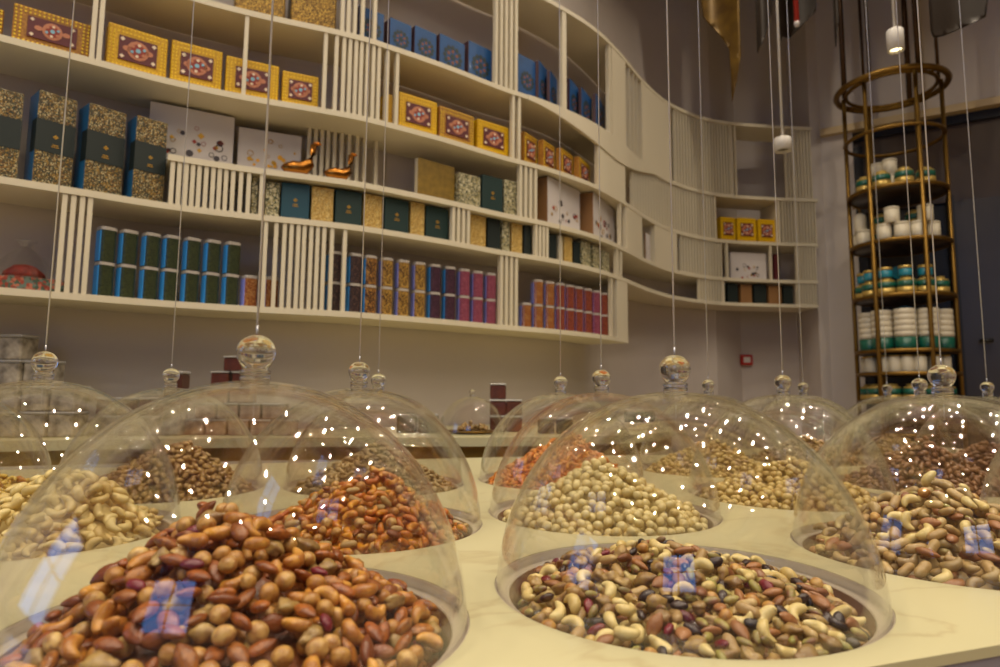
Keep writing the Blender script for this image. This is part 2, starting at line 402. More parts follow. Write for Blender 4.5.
# second
slats(2, 3, [170, 177, 184, 190.5, 197, 204, 211, 217.5, 224, 231, 239, 247, 260]); slats(2, 3, [452, 457, 462, 467])
slats(2, 3, [535, 538.7, 542.4, 546]); slats(2, 3, rng(699, 721, 9), .008); divider(2, 3, 724); slats(2, 3, rng(797, 816, 8), .008); slats(2, 3, [616, 620])
# third
slats(3, 4, [307, 313.5, 320, 326, 332.5, 339.5, 347, 355, 362.5, 374], inset=.16); slats(3, 4, [519.5, 524.5, 529.5, 534.5]); slats(3, 4, [619.5, 625])
panel(3, 4, 628, 643); panel(3, 4, 656, 678); slats(3, 4, rng(681, 721, 15), .008); slats(3, 4, [727, 771], .012); slats(3, 4, rng(797, 816, 8), .008)
divider(3, 4, 655)
# fourth
slats(4, 5, [91, 98]); slats(4, 5, [243]); slats(4, 5, [323]); slats(4, 5, [334, 341.5, 347.5, 353.5, 359, 365, 371, 376.5, 385]); slats(4, 5, [395])
slats(4, 5, [512, 518]); slats(4, 5, [597]); panel(4, 5, 600, 626); slats(4, 5, rng(632, 712, 30), .008); divider(4, 5, 716); divider(4, 5, 780); slats(4, 5, rng(783, 816, 12), .008)
# fifth
slats(5, 6, [341.5, 347.5, 354, 361.5, 373.5]); slats(5, 6, [495, 500, 505, 510, 515]); slats(5, 6, [563], .03); slats(5, 6, [609], .025)
panel(5, 6, 613, 627); slats(5, 6, rng(629, 641, 4), .008); panel(5, 6, 643, 672); slats(5, 6, rng(675, 730, 20), .008); divider(5, 6, 733); slats(5, 6, [736], .012); slats(5, 6, rng(787, 812, 9), .008)

# ------------------------------------------------------------------ boxes on the shelves
def spot_on(lv, xl, xr, il, ir):
    z = lz(lv) + SLAB + .0005
    a = on_curve(xl, z, il)[0]; b = on_curve(xr, z, ir)[0]; w = float(np.linalg.norm(b - a)); rz = math.atan2(b[1] - a[1], b[0] - a[0])
    return a, b, z, w, rz
def height_to(lv, x, y, p, z): return float(aty(x, y, p[1])[2] - z)
def shelf_box(name, lv, xl, xr, ytop, il, ir, dep, label, cat, fill, group=None, hmax=None):
    """an upright box whose front runs between two picture columns; local frame: x along the front, y away, z up, origin mid front bottom"""
    a, b, z, w, rz = spot_on(lv, xl, xr, il, ir); h = height_to(lv, xl, ytop, a, z)
    nx = lv + 1 if not (lv == 2 and xl < 165) else 4
    if nx < 6: h = min(h, lz(nx) - SLAB - z - .004)
    c = (a + b) / 2; e = empty(name, (c[0], c[1], z), rz); tag(e, label, cat, group)
    fill(e, w - .003, h, dep); return e
def flat_disc(q, cx, cz, r, mat, n=10, y=-.0012, ry=None, t=.0008):
    pts = [(cx + r * math.cos(2 * math.pi * k / n), cz + (ry or r) * math.sin(2 * math.pi * k / n)) for k in range(n)]
    vs = [(x, y, z_) for x, z_ in pts] + [(x, y + t, z_) for x, z_ in pts]
    q.add(vs, [tuple(range(n)), tuple(reversed(range(n, 2 * n)))] + [(i, n + i, n + (i + 1) % n, (i + 1) % n) for i in range(n)], mat)
def gold_box(mat):
    def fill(e, w, h, d):
        q = MB(); q.box(-w / 2, w / 2, 0, d, 0, h, mat, .002)
        q.build('body', e)
        q = MB(); nb = max(6, int(w / .012)); nv = max(4, int(h / .012))      # raised pearls of the border
        for j in (0, 1):
            for k in range(nb):
                for zz in (h * .05 + j * h * .09, h * .95 - j * h * .09): flat_disc(q, -w / 2 + w * (k + .5) / nb, zz, .0036, P('pale_gold', 'F6D428', .3), 4, -.003)
            for k in range(2, nv - 2):
                for xx in (-w / 2 + w * .035 + j * w * .06, w / 2 - w * .035 - j * w * .06): flat_disc(q, xx, h * (k + .5) / nv, .0036, P('pale_gold', 'F6D428', .3), 4, -.003)
        q.build('bead_border', e)
        q = MB(); pw, ph = w * .64, h * .52; z0 = h * .26; q.box(-pw / 2, pw / 2, -.004, -.0003, z0, z0 + ph, MAROON)
        cz = h * .52; Y = -.0052
        flat_disc(q, 0, cz, ph * .40, PEACH, 14, Y); flat_disc(q, -pw * .28, cz, ph * .17, PEACH, 8, Y, ph * .12); flat_disc(q, pw * .28, cz, ph * .17, PEACH, 8, Y, ph * .12)
        flat_disc(q, 0, cz, ph * .27, P('brick_ink', '8E2F22', .5), 12, Y - .001)
        for k in range(6):
            g = k * math.pi / 3 + .4; flat_disc(q, math.cos(g) * ph * .24, cz + math.sin(g) * ph * .24, ph * .065, (SKYINK, P('ivory_ink', 'E6D2B8', .5), PEACH)[k % 3], 6, Y - .002)
        flat_disc(q, 0, cz, ph * .1, SKYINK, 6, Y - .002)
        for sx in (-1, 1):
            for sz in (-1, 1): flat_disc(q, sx * pw * .41, cz + sz * ph * .36, ph * .09, P('ivory_ink', 'E6D2B8', .5), 4, Y)
        q.build('medallion_panel', e)
    return fill
def emblem(q, w, h, y=-.0012, s=None):
    s = s or min(w, h) * .5
    for dx, dz in ((0, .26), (0, .1), (-.09, .18), (.09, .18)): flat_disc(q, dx * s, h * .48 + dz * s, s * .07, GOLDINK, 4, y)
    for k, ww in enumerate((.34, .42)): q.box(-s * ww / 2, s * ww / 2, y, y + .0008, h * .42 - k * s * .13, h * .42 - k * s * .13 + s * .055, GOLDINK)
def plain_box(mat, em=False, side=None):
    def fill(e, w, h, d):
        q = MB(); q.box(-w / 2, w / 2, .0015 if side else 0, d, 0, h, side or mat, .0015); q.build('body', e)
        if side: q = MB(); q.box(-w / 2, w / 2, 0, .0015, 0, h, mat); q.build('front_cover', e)
        if em: q = MB(); emblem(q, w, h); q.build('gold_emblem', e)
    return fill
def banded_box(e, w, h, d):
    q = MB(); q.box(-w / 2, w / 2, .002, d, 0, h, SIDEBLUE, .0015); q.build('body', e)
    q = MB(); q.box(-w / 2, w / 2, -.0005, .002, 0, h, MOSAIC); q.build('mosaic_front', e)
    q = MB(); q.box(-w / 2 - .001, w / 2 + .001, -.002, d * .5, h * .36, h * .70, BLACKG); bd = q.build('paper_band', e)
    q = MB(); emblem(q, w, h * 1.06, -.003, w * .45); q.build('gold_emblem', bd)
def blue_box(e, w, h, d):
    q = MB(); q.box(-w / 2, w / 2, 0, d, 0, h, PURPLE, .0015); q.build('body', e)
    q = MB(); q.box(-w / 2, w / 2 - w * .03, -.0015, 0, 0, h, BLUE); fc = q.build('front_cover', e)
    q = MB(); r = min(w, h) * .36; cz = h * .45; DI = P('dark_lace_ink', '1C3038', .5)
    for k in range(12):
        g = k * math.pi / 6; flat_disc(q, math.cos(g) * r * .85, cz + math.sin(g) * r * .85, r * .22, DI, 6, -.003)
        if k % 2: flat_disc(q, math.cos(g) * r * .5, cz + math.sin(g) * r * .5, r * .17, P('rust_ink', '7A4A3A', .5), 5, -.003)
    flat_disc(q, 0, cz, r * .28, DI, 8, -.003); q.build('lace_medallion', fc)
def ornament_box(side, inks=(DARKINK, REDINK, DARKINK, GOLDINK), n=16, seed=1, zlo=.08):
    def fill(e, w, h, d):
        q = MB(); q.box(-w / 2, w / 2, .001, d, 0, h, side, .0015); q.build('body', e)
        q = MB(); q.box(-w / 2, w / 2, -.0005, .001, 0, h, WHITEB); fc = q.build('front_cover', e)
        q = MB(); r_ = random.Random(seed)
        for k in range(n):
            x = (r_.random() - .5) * w * .8; zz = h * (zlo + .55 * r_.random() * (1 - abs(x) / w)); s = w * (.022 + .026 * r_.random()); ink = inks[k % len(inks)]
            if k % 3 == 0:
                pts = [(x + s * math.cos(a * math.pi / 6), -.0015, zz + s * math.sin(a * math.pi / 6)) for a in range(12)]; q.tube(pts, s * .14, ink, 4, True)
            else: flat_disc(q, x, zz, s, ink, 4 if k % 2 else 8, -.002)
        q.build('printed_pattern', fc)
    return fill

# gold framed boxes, fourth shelf
G = 'gold framed gift boxes'
for k, (a, b, y, mat, il, ir, lab) in enumerate([
    (-62, 2, -8, GOLDD, .05, .05, 'gold framed box cut by the edge of the picture, first on its shelf'),
    (10, 89, 2, GOLDD, .04, .05, 'largest looking dull gold box with ornate maroon medallion panel beside the double post'),
    (105, 166, 21, GOLD, .045, .05, 'bright gold framed box just after the double post, medallion panel in full view'),
    (169, 221, 39, GOLD, .045, .05, 'bright gold framed box between two others, second after the double post'),
    (224, 278, 55, GOLD, .045, .05, 'bright gold framed box partly hidden behind the single white post'),
    (281, 318, 70, GOLD, .045, .05, 'bright gold framed box ending beside the slat screen, third shelf space from above'),
    (398, 437, 91, GOLD, .04, .04, 'gold framed box with a glaring lamp glint, just past the slat screen'),
    (439, 474, 105, GOLDD, .04, .04, 'darker gold framed box between two bright ones past the slat screen'),
    (477, 509, 118, GOLD, .04, .04, 'bright gold framed box up against the white post, past the darker gold one'),
    (524, 537, 131, GOLDD, .035, .075, 'brown gold medallion box turned sideways, first after the white post'),
    (543, 555, 139, GOLDD, .035, .075, 'brown gold medallion box turned sideways, second after the white post'),
    (561, 573, 147, GOLDD, .035, .075, 'brown gold medallion box turned sideways, third after the white post'),
    (579, 590, 156, GOLDD, .035, .075, 'brown gold medallion box turned sideways, fourth after the white post'),
    (721, 736, 216.5, GOLD, .05, .05, 'small orange gold box on the distant shelf, leftmost of three'),
    (737.5, 757, 217.5, GOLD, .05, .05, 'small orange gold box on the distant shelf, middle of three'),
    (758.5, 776, 219, GOLD, .05, .05, 'small orange gold box on the distant shelf, rightmost of three')]):
    shelf_box('gift_box', 4, a, b, y, il, ir, .03 if 520 < a < 600 else .07, lab, 'box', gold_box(mat), G)
shelf_box('gift_box', 4, 386, 392, 93, .045, .05, .07, 'gold box edge showing between the last slats and the post', 'box', plain_box(GOLD), G)
# woven gold baskets, top shelf
for a, b, lab in ((234, 285, 'gold woven hamper at the top edge, first of two'), (290, 336, 'gold woven hamper at the top edge, beside the slats')):
    def basket(e, w, h, d):
        q = MB(); q.box(-w / 2, w / 2, 0, d, .008, h, WEAVE, .004); q.build('woven_body', e)
        q = MB(); q.box(-w / 2 - .003, w / 2 + .003, -.003, d + .003, 0, .01, BRONZE, .002); q.build('base_band', e)
        q = MB(); q.box(-w / 2 - .003, w / 2 + .003, -.003, d + .003, h - .01, h, BRONZE, .002); q.build('rim_band', e)
    shelf_box('hamper', 5, a, b, -40, .035, .04, .14, lab, 'hamper', basket, 'gold woven hampers')
# blue boxes, top shelf
BX = [(358, 384, 5, .04, .05), (389, 411.5, 17, .04, .05), (414, 436.5, 25, .04, .05), (439, 465, 33, .04, .05), (468, 492, 40, .04, .05), (517.5, 536, 53, .04, .06), (538.5, 547, 60, .04, .09), (550, 557, 70, .04, .09),
      (569.5, 579, 78, .04, .08), (581.5, 592, 87, .04, .08), (596, 605, 93, .04, .08)]
BL = ['half hidden behind the slats', 'first clear of the slats', 'second clear of the slats', 'third clear of the slats', 'last before the narrow slat group', 'just past the narrow slat group, facing forward',
      'turned edge on, after the forward facing one', 'turned edge on, before the wide post', 'first after the wide post', 'second after the wide post', 'beside the solid end panel']
for k, (a, b, y, il, ir) in enumerate(BX):
    shelf_box('blue_gift_box', 5, a, b, y, il, ir, .06 if a < 517 else .018, 'peacock blue box with dark lace medallion, ' + BL[k], 'box', blue_box, 'peacock blue boxes on the top shelf')
# tall dark banded boxes, left
for a, b, y, il, ir, lab in ((-40, 17, 80, .03, .045, 'cut off by the picture edge'), (31, 71, 89, .03, .06, 'second in the row'), (82.5, 121, 102, .03, .06, 'third in the row'), (131, 163, 114.5, .03, .055, 'last in the row, beside the slats')):
    shelf_box('banded_gift_box', 2, a, b, y, il, ir, .09, 'tall mosaic patterned box with dark band, ' + lab, 'box', banded_box, 'tall dark banded boxes')
# green and gold boxes on the second shelf, behind a low ledge
ROW2 = [(250, 257, 176, 'p'), (264, 279, 181, 'p'), (280, 309, 182, 't'), (310.5, 333, 186, 'g'), (334.5, 361.5, 189, 'd'), (363, 382, 193, 'g'), (384, 408.5, 197, 'd'), (410, 424.5, 201, 'g'), (425.5, 448.5, 205, 'd'),
        (470, 486, 210, 'g'), (487.5, 500.5, 215, 'k'), (502, 510, 217, 'p'), (511.5, 522.5, 220, 'g'), (524, 531.5, 224, 'k'), (549, 557, 233, 'k'), (559, 563, 235, 'c'), (564.5, 572.5, 236, 'g'), (574, 580.5, 241, 'k'), (582, 591, 240, 'p'), (593.5, 600.5, 245, 'p'), (602.5, 609.5, 250, 'p'),
        (728, 738.5, 283, 'k'), (741, 752.5, 284, 'n'), (754.5, 767, 284, 'k'), (769, 782, 285, 'n'), (784, 794, 285.5, 'k')]
FK = {'p': (MOSAICP, False, 'pale mosaic patterned box'), 't': (TEALB, True, 'teal box with gold emblem'), 'g': (MOSAICG, False, 'gold mosaic patterned box'), 'd': (GREEN, True, 'dark green box with gold emblem'),
      'k': (BLACKG, False, 'near black green box'), 'c': (CREAMB, False, 'slim cream box'), 'n': (BROWNB, False, 'brown gold box')}
cnt = {}
for a, b, y, kk in ROW2:
    zone = 'before the slats' if a < 450 else 'amid the slats' if a < 540 else 'near its end' if a < 700 else 'far right'
    key = (kk, zone); cnt[key] = cnt.get(key, 0) + 1; mat, em, nm = FK[kk]
    shelf_box('gift_box', 2, a, b, y, .035, .035, .06, '%s of second shelf %s, %s of its look' % (nm, zone, ORD[cnt[key]]), 'box', plain_box(mat, em), 'green and mosaic boxes on the second shelf')
# third shelf
shelf_box('card_box', 3, 146, 232, 101, .150, .150, .07, 'large white card box printed with baubles behind the slatted ledge', 'box', ornament_box(WHITEB, n=24, seed=4, zlo=.22), None)
shelf_box('card_box', 3, 236, 300, 127, .16, .16, .05, 'beige card box with glittering gold stars behind bronze birds', 'box', ornament_box(CREAMB, inks=(GOLDINK, P('bright_gold_ink', 'E8A81C', .3), GOLDINK), n=26, seed=9, zlo=.3))
shelf_box('book_box', 3, 417, 454.5, 157, .05, .06, .025, 'large upright gold and green box with cream edge before the small mosaic boxes', 'box', plain_box(P('olive_gold_board', '8A6E28', .4, noise=.3, scale=40), side=CREAMB))
for a, b, y, kk, lab in ((459, 480.5, 172, 'p', 'pale diamond mosaic box beside the large gold and green one'), (482, 503, 174, 'd', 'dark green emblem box standing between two diamond mosaic boxes'), (504, 518, 179, 'p', 'pale diamond mosaic box close to the narrow slats')):
    shelf_box('gift_box', 3, a, b, y, .035, .035, .06, lab, 'box', plain_box(FK[kk][0], FK[kk][1]), 'mosaic boxes on the third shelf')
shelf_box('card_box', 3, 547.5, 580, 176, .03, .075, .08, 'white ornament printed box with brown side, first after the slats', 'box', ornament_box(BROWNB, seed=2), 'white printed boxes')
shelf_box('card_box', 3, 593.5, 615, 192, .03, .085, .08, 'white ornament printed box with brown side, second after the slats', 'box', ornament_box(BROWNB, seed=3), 'white printed boxes')
shelf_box('card_box', 3, 646, 650.5, 233, .012, .012, .01, 'small dark printed box in the narrow niche', 'box', ornament_box(BROWNB, seed=5, n=8))
shelf_box('card_box', 3, 731, 767, 252, .06, .06, .06, 'white printed box on the distant shelf above the dark boxes', 'box', ornament_box(WHITEB, seed=6))
shelf_box('gift_box', 3, 775, 779, 254, .06, .06, .06, 'slim dark red box beside the distant white one', 'box', plain_box(MAROON))
# bronze birds
def bird(px, y, s, lab, flip):
    a, i = on_curve(px, lz(3), .045); e = empty('bird_figurine', (a[0], a[1], lz(3) + SLAB + .0005), .5 if flip else 0.2); tag(e, lab, 'figurine', 'bronze bird figurines')
    q = MB(); path = [(-.06, 0, .03), (-.045, 0, .028), (-.02, 0, .028), (.012, 0, .029), (.034, 0, .05), (.042, 0, .085), (.045, 0, .115)]
    q.tube([(x * s, yy * s, z * s) for x, yy, z in path], [v * s for v in (.004, .018, .0268, .0265, .018, .011, .012)], BRONZE, 14); q.build('body', e)
    q = MB(); q.tube([(.045 * s, 0, .117 * s), (.058 * s, 0, .122 * s), (.072 * s, 0, .118 * s)], [.009 * s, .006 * s, .001 * s], P('amber_bronze', 'C8741C', .25, metal=.8), 8); q.build('beak', e)
bird(299, 170, 1.12, 'bronze bird figurine with long body and raised beak on the third shelf', False)
bird(339, 175, 1.0, 'bronze bird figurine standing in front of the slats, closer to the boxes', True)

# ------------------------------------------------------------------ jars on the lowest shelf
JH, JR = .118, .0250
LIDM = P('pale_lid', 'B7AEA6', .35)
def make_jar(mat, refl_mat):
    e = empty('storage_jar', (0, 0, 0))
    def sq(r, n=28): return [(r * math.copysign(abs(math.cos(2 * math.pi * k / n)) ** .5, math.cos(2 * math.pi * k / n)), r * math.copysign(abs(math.sin(2 * math.pi * k / n)) ** .5, math.sin(2 * math.pi * k / n))) for k in range(n)]
    q = MB(); q.prism(sq(JR), 0, JH - .0125, mat); q.build('filled_body', e)
    q = MB(); q.prism(sq(JR + .0008), JH - .012, JH - .003, LIDM); q.prism(sq(JR - .002), JH - .003, JH - .0006, LIDM); q.build('lid', e)
    q = MB(); q.box(-JR - .0014, -JR + .003, -JR * .62, JR * .62, .001, JH - .014, refl_mat, .0006); q.build('painted_blue_reflection', e); return e  # window reflection on the jar's left face, painted as a coloured strip
CT = {'herb': (['242C18', '343E20', '161E10', '3C4420'], 420, 'dark green herbs'), 'orange': (['98602C', '8A4E20', 'A87844', '7A4018'], 220, 'orange snacks'),
      'dark': (['3A2A28', '241A1C', '5A4038', '2E2026'], 300, 'dark dried fruit'), 'brown': (['5A3A1E', '8A5E2C', '3A2214', 'A87A3A'], 190, 'brown seeds'), 'gold': (['8E6A2C', 'B08C44', '4E3418', '9A7430'], 190, 'golden nuts'),
      'plum': (['3A2030', '2A1622', '4E2C3E'], 300, 'plum dark berries'), 'pink': (['7C2E44', '8C3E54', '64243A', '9A586A'], 420, 'crimson petals'), 'rust': (['7E3A24', '8E482C', '62281A', '84382A'], 300, 'rust red pods')}
protos = {}
def jar(px, lvl_k, kind, lab, grp):
    if kind not in protos:
        c, sc_, _ = CT[kind]; protos[kind] = make_jar(voro_mat('jar_' + kind, c, sc_, .35, coat=.6), P('painted_lavender_reflection', '8A92E6', .35) if kind in ('pink', 'rust', 'orange', 'gold') else P('painted_blue_reflection', '3C98EA', .35)); o = protos[kind]
    else: o = copy_tree(protos[kind])
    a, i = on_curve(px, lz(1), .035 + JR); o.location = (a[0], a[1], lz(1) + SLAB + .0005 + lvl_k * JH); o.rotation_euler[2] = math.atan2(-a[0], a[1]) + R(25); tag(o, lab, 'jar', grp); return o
def row(pxs, kinds, where, grp):
    n = len(pxs)
    for k, (px, kd) in enumerate(zip(pxs, kinds)):
        for lv_ in (0, 1):
            jar(px, lv_, kd, '%s jar of %s in the %s stack from the left, %s' % ('upper' if lv_ else 'lower', CT[kd][2], ORD[k + 1], where), grp)
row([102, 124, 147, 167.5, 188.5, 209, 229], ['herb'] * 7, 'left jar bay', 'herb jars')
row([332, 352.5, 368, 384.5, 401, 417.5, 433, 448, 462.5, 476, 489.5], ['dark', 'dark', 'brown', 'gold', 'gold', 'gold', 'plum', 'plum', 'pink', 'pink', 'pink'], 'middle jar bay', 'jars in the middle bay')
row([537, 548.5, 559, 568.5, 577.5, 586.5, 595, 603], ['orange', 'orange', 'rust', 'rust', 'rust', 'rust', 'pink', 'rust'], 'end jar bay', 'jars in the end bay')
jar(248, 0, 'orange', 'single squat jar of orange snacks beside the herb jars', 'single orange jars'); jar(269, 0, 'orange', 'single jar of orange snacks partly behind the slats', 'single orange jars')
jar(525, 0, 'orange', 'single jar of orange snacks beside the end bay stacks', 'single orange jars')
# clear gift bag on a patterned tray, far left
a, i = on_curve(22, lz(1), .12); e = empty('gift_tray', (a[0], a[1], lz(1) + SLAB + .0005), math.atan2(.42, .6)); tag(e, 'patterned red tray wrapped in clear film on the lowest shelf beside the slats', 'gift tray')
q = MB(); q.box(-.13, .11, -.06, .06, 0, .045, voro_mat('tray_pattern', ['8A3A2C', '4A5A4A', 'B8705A', '6A7A70', 'A04A38'], 120), .003); q.build('tray', e)
q = MB(); vs = []
q.lathe([(0, .095), (.03, .088), (.055, .066), (.06, .046), (0, .0455)], P('red_petals', '8E2A14', .7, noise=.5, scale=60, bump=1), 16); q.build('petal_heap', e)
q = MB(); q.lathe([(.085, .0455), (.08, .08), (.05, .12), (.014, .15), (.03, .17)], FILM, 9, smooth=False); q.build('film_wrap', e)

# ------------------------------------------------------------------ counter along the wall
BZ = .945
BF = catmull([(-3.6, .7), (-2.6, 1.18), (-1.9, 1.62), (-1.45, 1.88), (-1.03, 2.03), (-.6, 2.14), (-.1, 2.2), (.3, 2.30), (.6, 2.52), (.78, 2.95), (.80, 3.4), (.8, 3.6)], 6)
cb = empty('wall_counter', (0, 0, 0)); tag(cb, 'cream counter with gold strip running along the wall beneath the shelves', 'counter')
back = [tuple(p) for p in offs(WD - .015)]
def counter_poly(inset):
    f = [tuple(p + np.array([0, inset])) for p in BF if p[0] > -2.7]; g = [p for p in back if -2.75 < p[0] < .86 and p[1] > 1.0]
    return f[:-1] + g[::-1]
def poly_slab(name, pts, z0, z1, mat, parent):
    n = len(pts); res = delaunay_2d_cdt([Vector(p) for p in pts], [(i, (i + 1) % n) for i in range(n)], [], 1, 1e-5)
    q = MB(); V = [tuple(v) for v in res[0]]; T = [tuple(f) for f in res[2]]; k = len(V)
    bnd = {}
    for t in T:
        for a, b in zip(t, t[1:] + t[:1]): bnd[(a, b)] = 1
    edges = [(a, b) for a, b in bnd if (b, a) not in bnd]
    q.add([(x, y, z0) for x, y in V] + [(x, y, z1) for x, y in V], [tuple(reversed(t)) for t in T] + [tuple(i + k for i in t) for t in T] + [(a, b, b + k, a + k) for a, b in edges], mat)
    return q.build(name, parent)
poly_slab('worktop', counter_poly(0), BZ - .03, BZ, COUNTER, cb)
poly_slab('gold_strip', counter_poly(.03), BZ - .075, BZ - .03, P('gold_strip_metal', '9C7A34', .35, metal=.6), cb)
poly_slab('body', counter_poly(.015), 0.0, BZ - .075, WHITE, cb)
def on_counter(px, d):
    p = np.array([d * (ray(px, 400)[0] / ray(px, 400)[1]), d]); return p
# clear stacking boxes at the far left
CB = P('clear_box', 'B9AE9C', .2, coat=.6, noise=.4, scale=25, col2='6F6658')
def stack_cell(px, d, w, h, z, lab, mat, cat='box', name='stacking_box', grp=None, rz=.0):
    p = on_counter(px, d); e = empty(name, (p[0], p[1], z), rz); tag(e, lab, cat, grp)
    q = MB(); q.box(-w / 2, w / 2, -w / 2, w / 2, 0, h * .88, mat, .004); q.build('body', e)
    q = MB(); q.box(-w / 2 - .002, w / 2 + .002, -w / 2 - .002, w / 2 + .002, h * .88, h - .0005, P('frost_lid', 'A09C98', .25, coat=.5), .003); q.build('lid', e); return e
rr = random.Random(3)
rows_ = [(0, [-16, 13, 42, 70]), (1, [-16, 13, 42, 70]), (2, [-16, 13, 42]), (3, [-16, 13])]
nm = ['bottom', 'second', 'third', 'top']
for lv_, pxs in rows_:
    for k, px in enumerate(pxs):
        stack_cell(px, 2.06 + .0005 * px, .08, .08, BZ + .0005 + lv_ * .08, 'frosted clear box in the %s layer by the wall, %s from the left' % (nm[lv_], ORD[k + 1]), CB, grp='clear stacked boxes')
CH = P('chocolate_tin', '4A2418', .35, coat=.5); CH2 = P('reddish_tin', '5E2A18', .35, coat=.5, noise=.4, scale=30)
for k, px in enumerate((112, 133, 154)):
    stack_cell(px, 2.17, .066, .066, BZ + .0005, 'clear box under the row of brown tins, %s from the left' % ORD[k + 1], CB, grp='clear boxes under brown tins')
    stack_cell(px, 2.17, .066, .058, BZ + .067, 'dark brown tin in the low row above the domes, %s from the left' % ORD[k + 1], CH, 'tin', 'brown_tin', 'brown tins in a row')
stack_cell(176, 2.2, .062, .125, BZ + .0005, 'clear box carrying the tall brown tin', CB); stack_cell(176, 2.2, .060, .088, BZ + .126, 'taller dark brown tin behind a small dome knob', CH, 'tin', 'brown_tin')
CB2 = P('clear_tan_box', 'A8917A', .2, coat=.6, noise=.4, scale=25, col2='7A5F50')
for lv_, pxs in enumerate([[199, 221, 243, 265, 287], [210, 232, 254, 276], [221, 243]]):
    for k, px in enumerate(pxs):
        stack_cell(px, 2.24, .068, .054, BZ + .0005 + lv_ * .054, 'tan clear box in the %s layer of the stepped stack, %s from the left' % (nm[lv_], ORD[k + 1]), CB2, grp='tan clear boxes')
for k, (px, lv_) in enumerate(((222, 0), (243, 0), (234, 1))):
    stack_cell(px, 2.24, .06, .052, BZ + .1635 + lv_ * .052, ('reddish brown tin under the canister, %s of two' % ORD[k + 1]) if lv_ == 0 else 'reddish brown canister on top of the stepped stack', CH2, 'tin', 'brown_tin', 'reddish tins')
for k, (px, lv_) in enumerate(((498, 0), (498, 1), (498, 2), (514, 0), (514, 1))):
    stack_cell(px, 2.56, .062, .062, BZ + .0005 + lv_ * .062, 'brown box behind the distant dome, %s layer of the %s stack' % (nm[lv_], ORD[1 if px == 498 else 2]), CH2, 'box', 'brown_box', 'brown boxes behind the distant dome')
MOSS = P('moss_tin', '4E4A34', .5)
for k, (px, d) in enumerate(((408, 2.44), (429, 2.44))):
    stack_cell(px, d, .07, .07, BZ + .0005, 'dull green box half seen through two domes, %s one' % ORD[k + 1], MOSS, 'box', 'green_box', 'dull green boxes')
for k, px in enumerate((546, 564)):
    stack_cell(px, 2.45, .06, .06, BZ + .0005, 'low dark box between two distant knobs, %s of two' % ORD[k + 1], BLACKG, 'box', 'dark_box', 'low dark boxes')
stand = empty('display_stand', (.72, 3.18, 0), .8); tag(stand, 'small cream stand against the wall under the end of the jar shelf', 'stand')
# ^ stands on the counter end
stand.location = (.60, 2.78, BZ + .0005)
q = MB(); q.box(-.10, .10, -.05, .05, 0, .012, WHITE, .002); q.build('base', stand)
q = MB(); q.box(-.09, .09, -.04, .04, .012, .03, CREAMB, .002); q.build('riser', stand)
for k, px in enumerate((631, 642)):
    p = (.565, 2.755) if k == 0 else (.63, 2.825)
    e = empty('green_tin', (p[0], p[1], BZ + .031), .8); tag(e, 'small dark green tin on the cream stand, %s of two' % ORD[k + 1], 'tin', 'green tins')
    q = MB(); q.box(-.03, .03, -.03, .03, 0, .045, GREEN, .003); q.build('body', e)
    q = MB(); q.box(-.031, .031, -.031, .031, .045, .052, LEDGE, .002); q.build('lid', e)

# ------------------------------------------------------------------ glass domes
DR = .185; DH = .2035; HOLE = .174; OPEN = .1868
def dome_proto():
    e = empty('glass_dome', (0, 0, 0)); q = MB(); t = .0022; prof = []
    n = 40
    for k in range(n + 1):
        a = math.pi / 2 * k / n; prof.append((DR * math.cos(a) ** .96 if k < n else 0.0, DH * math.sin(a)))
    inner = [((r - t * (r / DR)) if r > 0 else 0.0, z - t * (z / DH)) for r, z in prof]
    q.lathe(prof + inner[::-1], DOME, 96, close=False)
    # the open bottom ring joins outer and inner wall
    q.f = [f for f in q.f if len(f) <= 4]; q.mi = q.mi[:len(q.f)]; q.sm = q.sm[:len(q.f)]
    k = len(prof) * 2
    for i in range(96): q.f.append((i * k, i * k + k - 1, ((i + 1) % 96) * k + k - 1, ((i + 1) % 96) * k)); q.mi.append(0); q.sm.append(False)
    q.build('dome_shell', e)
    q = MB(); pr = [(0, DH + .0002), (.0118, DH + .0002), (.0125, DH + .001), (.0125, DH + .0034), (.0118, DH + .0042), (.0112, DH + .0046), (.0122, DH + .0052), (.0128, DH + .006), (.0128, DH + .0078), (.0118, DH + .0086), (.0098, DH + .0092)]
    pr += [(.0098 + .0062 * math.sin(t * math.pi / 2) ** .9, DH + .0095 + .0145 * t) for t in [.06, .2, .36, .52, .68, .84, 1.0]]
    pr += [(.0160 * math.cos(R(a)), DH + .024 + .0142 * math.sin(R(a))) for a in (10, 20, 30, 40, 50, 60, 70, 80)] + [(0, DH + .0382)]
    q.lathe(pr, SOLID, 36); q.build('knob', e)
    kb = [c for c in e.children if c.name.startswith('knob')][0]; q = MB(); q.tube([(0, 0, DH + .0384), (0, 0, DH + .046)], .0010, CABLE, 6); q.build('cable_clip', kb)
    return e
DP = dome_proto(); first_dome = [True]
def dome(x, y, lab, z=CZ, s=1.0, cable=True, cab_lab=None, zs=1.0):
    if first_dome[0]: e = DP; first_dome[0] = False
    else: e = copy_tree(DP)
    e.location = (x, y, z - (.0096 if z == CZ else -.001)); e.scale = (s, s, s * zs); tag(e, lab, 'glass dome', 'clear glass domes over the nut bowls')
    if cable:
        q = MB(); z0 = z - (.0096 if z == CZ else -.001) + (DH + .0465) * s * zs; q.tube([(x, y, z0), (x, y, (z0 + CEIL) / 2), (x, y, CEIL - .03)], 0.00095, CABLE, 6); c = q.build('hanging_cable')
        tag(c, 'thin steel cable rising from the ' + cab_lab, 'cable', 'thin steel cables')
        q = MB(); q.lathe([(0, -.03), (.02, -.03), (.022, -.02), (.022, 0), (0, 0)], CABLE, 12, c=(x, y, CEIL)); o = q.build('ceiling_rose', c)
    return e

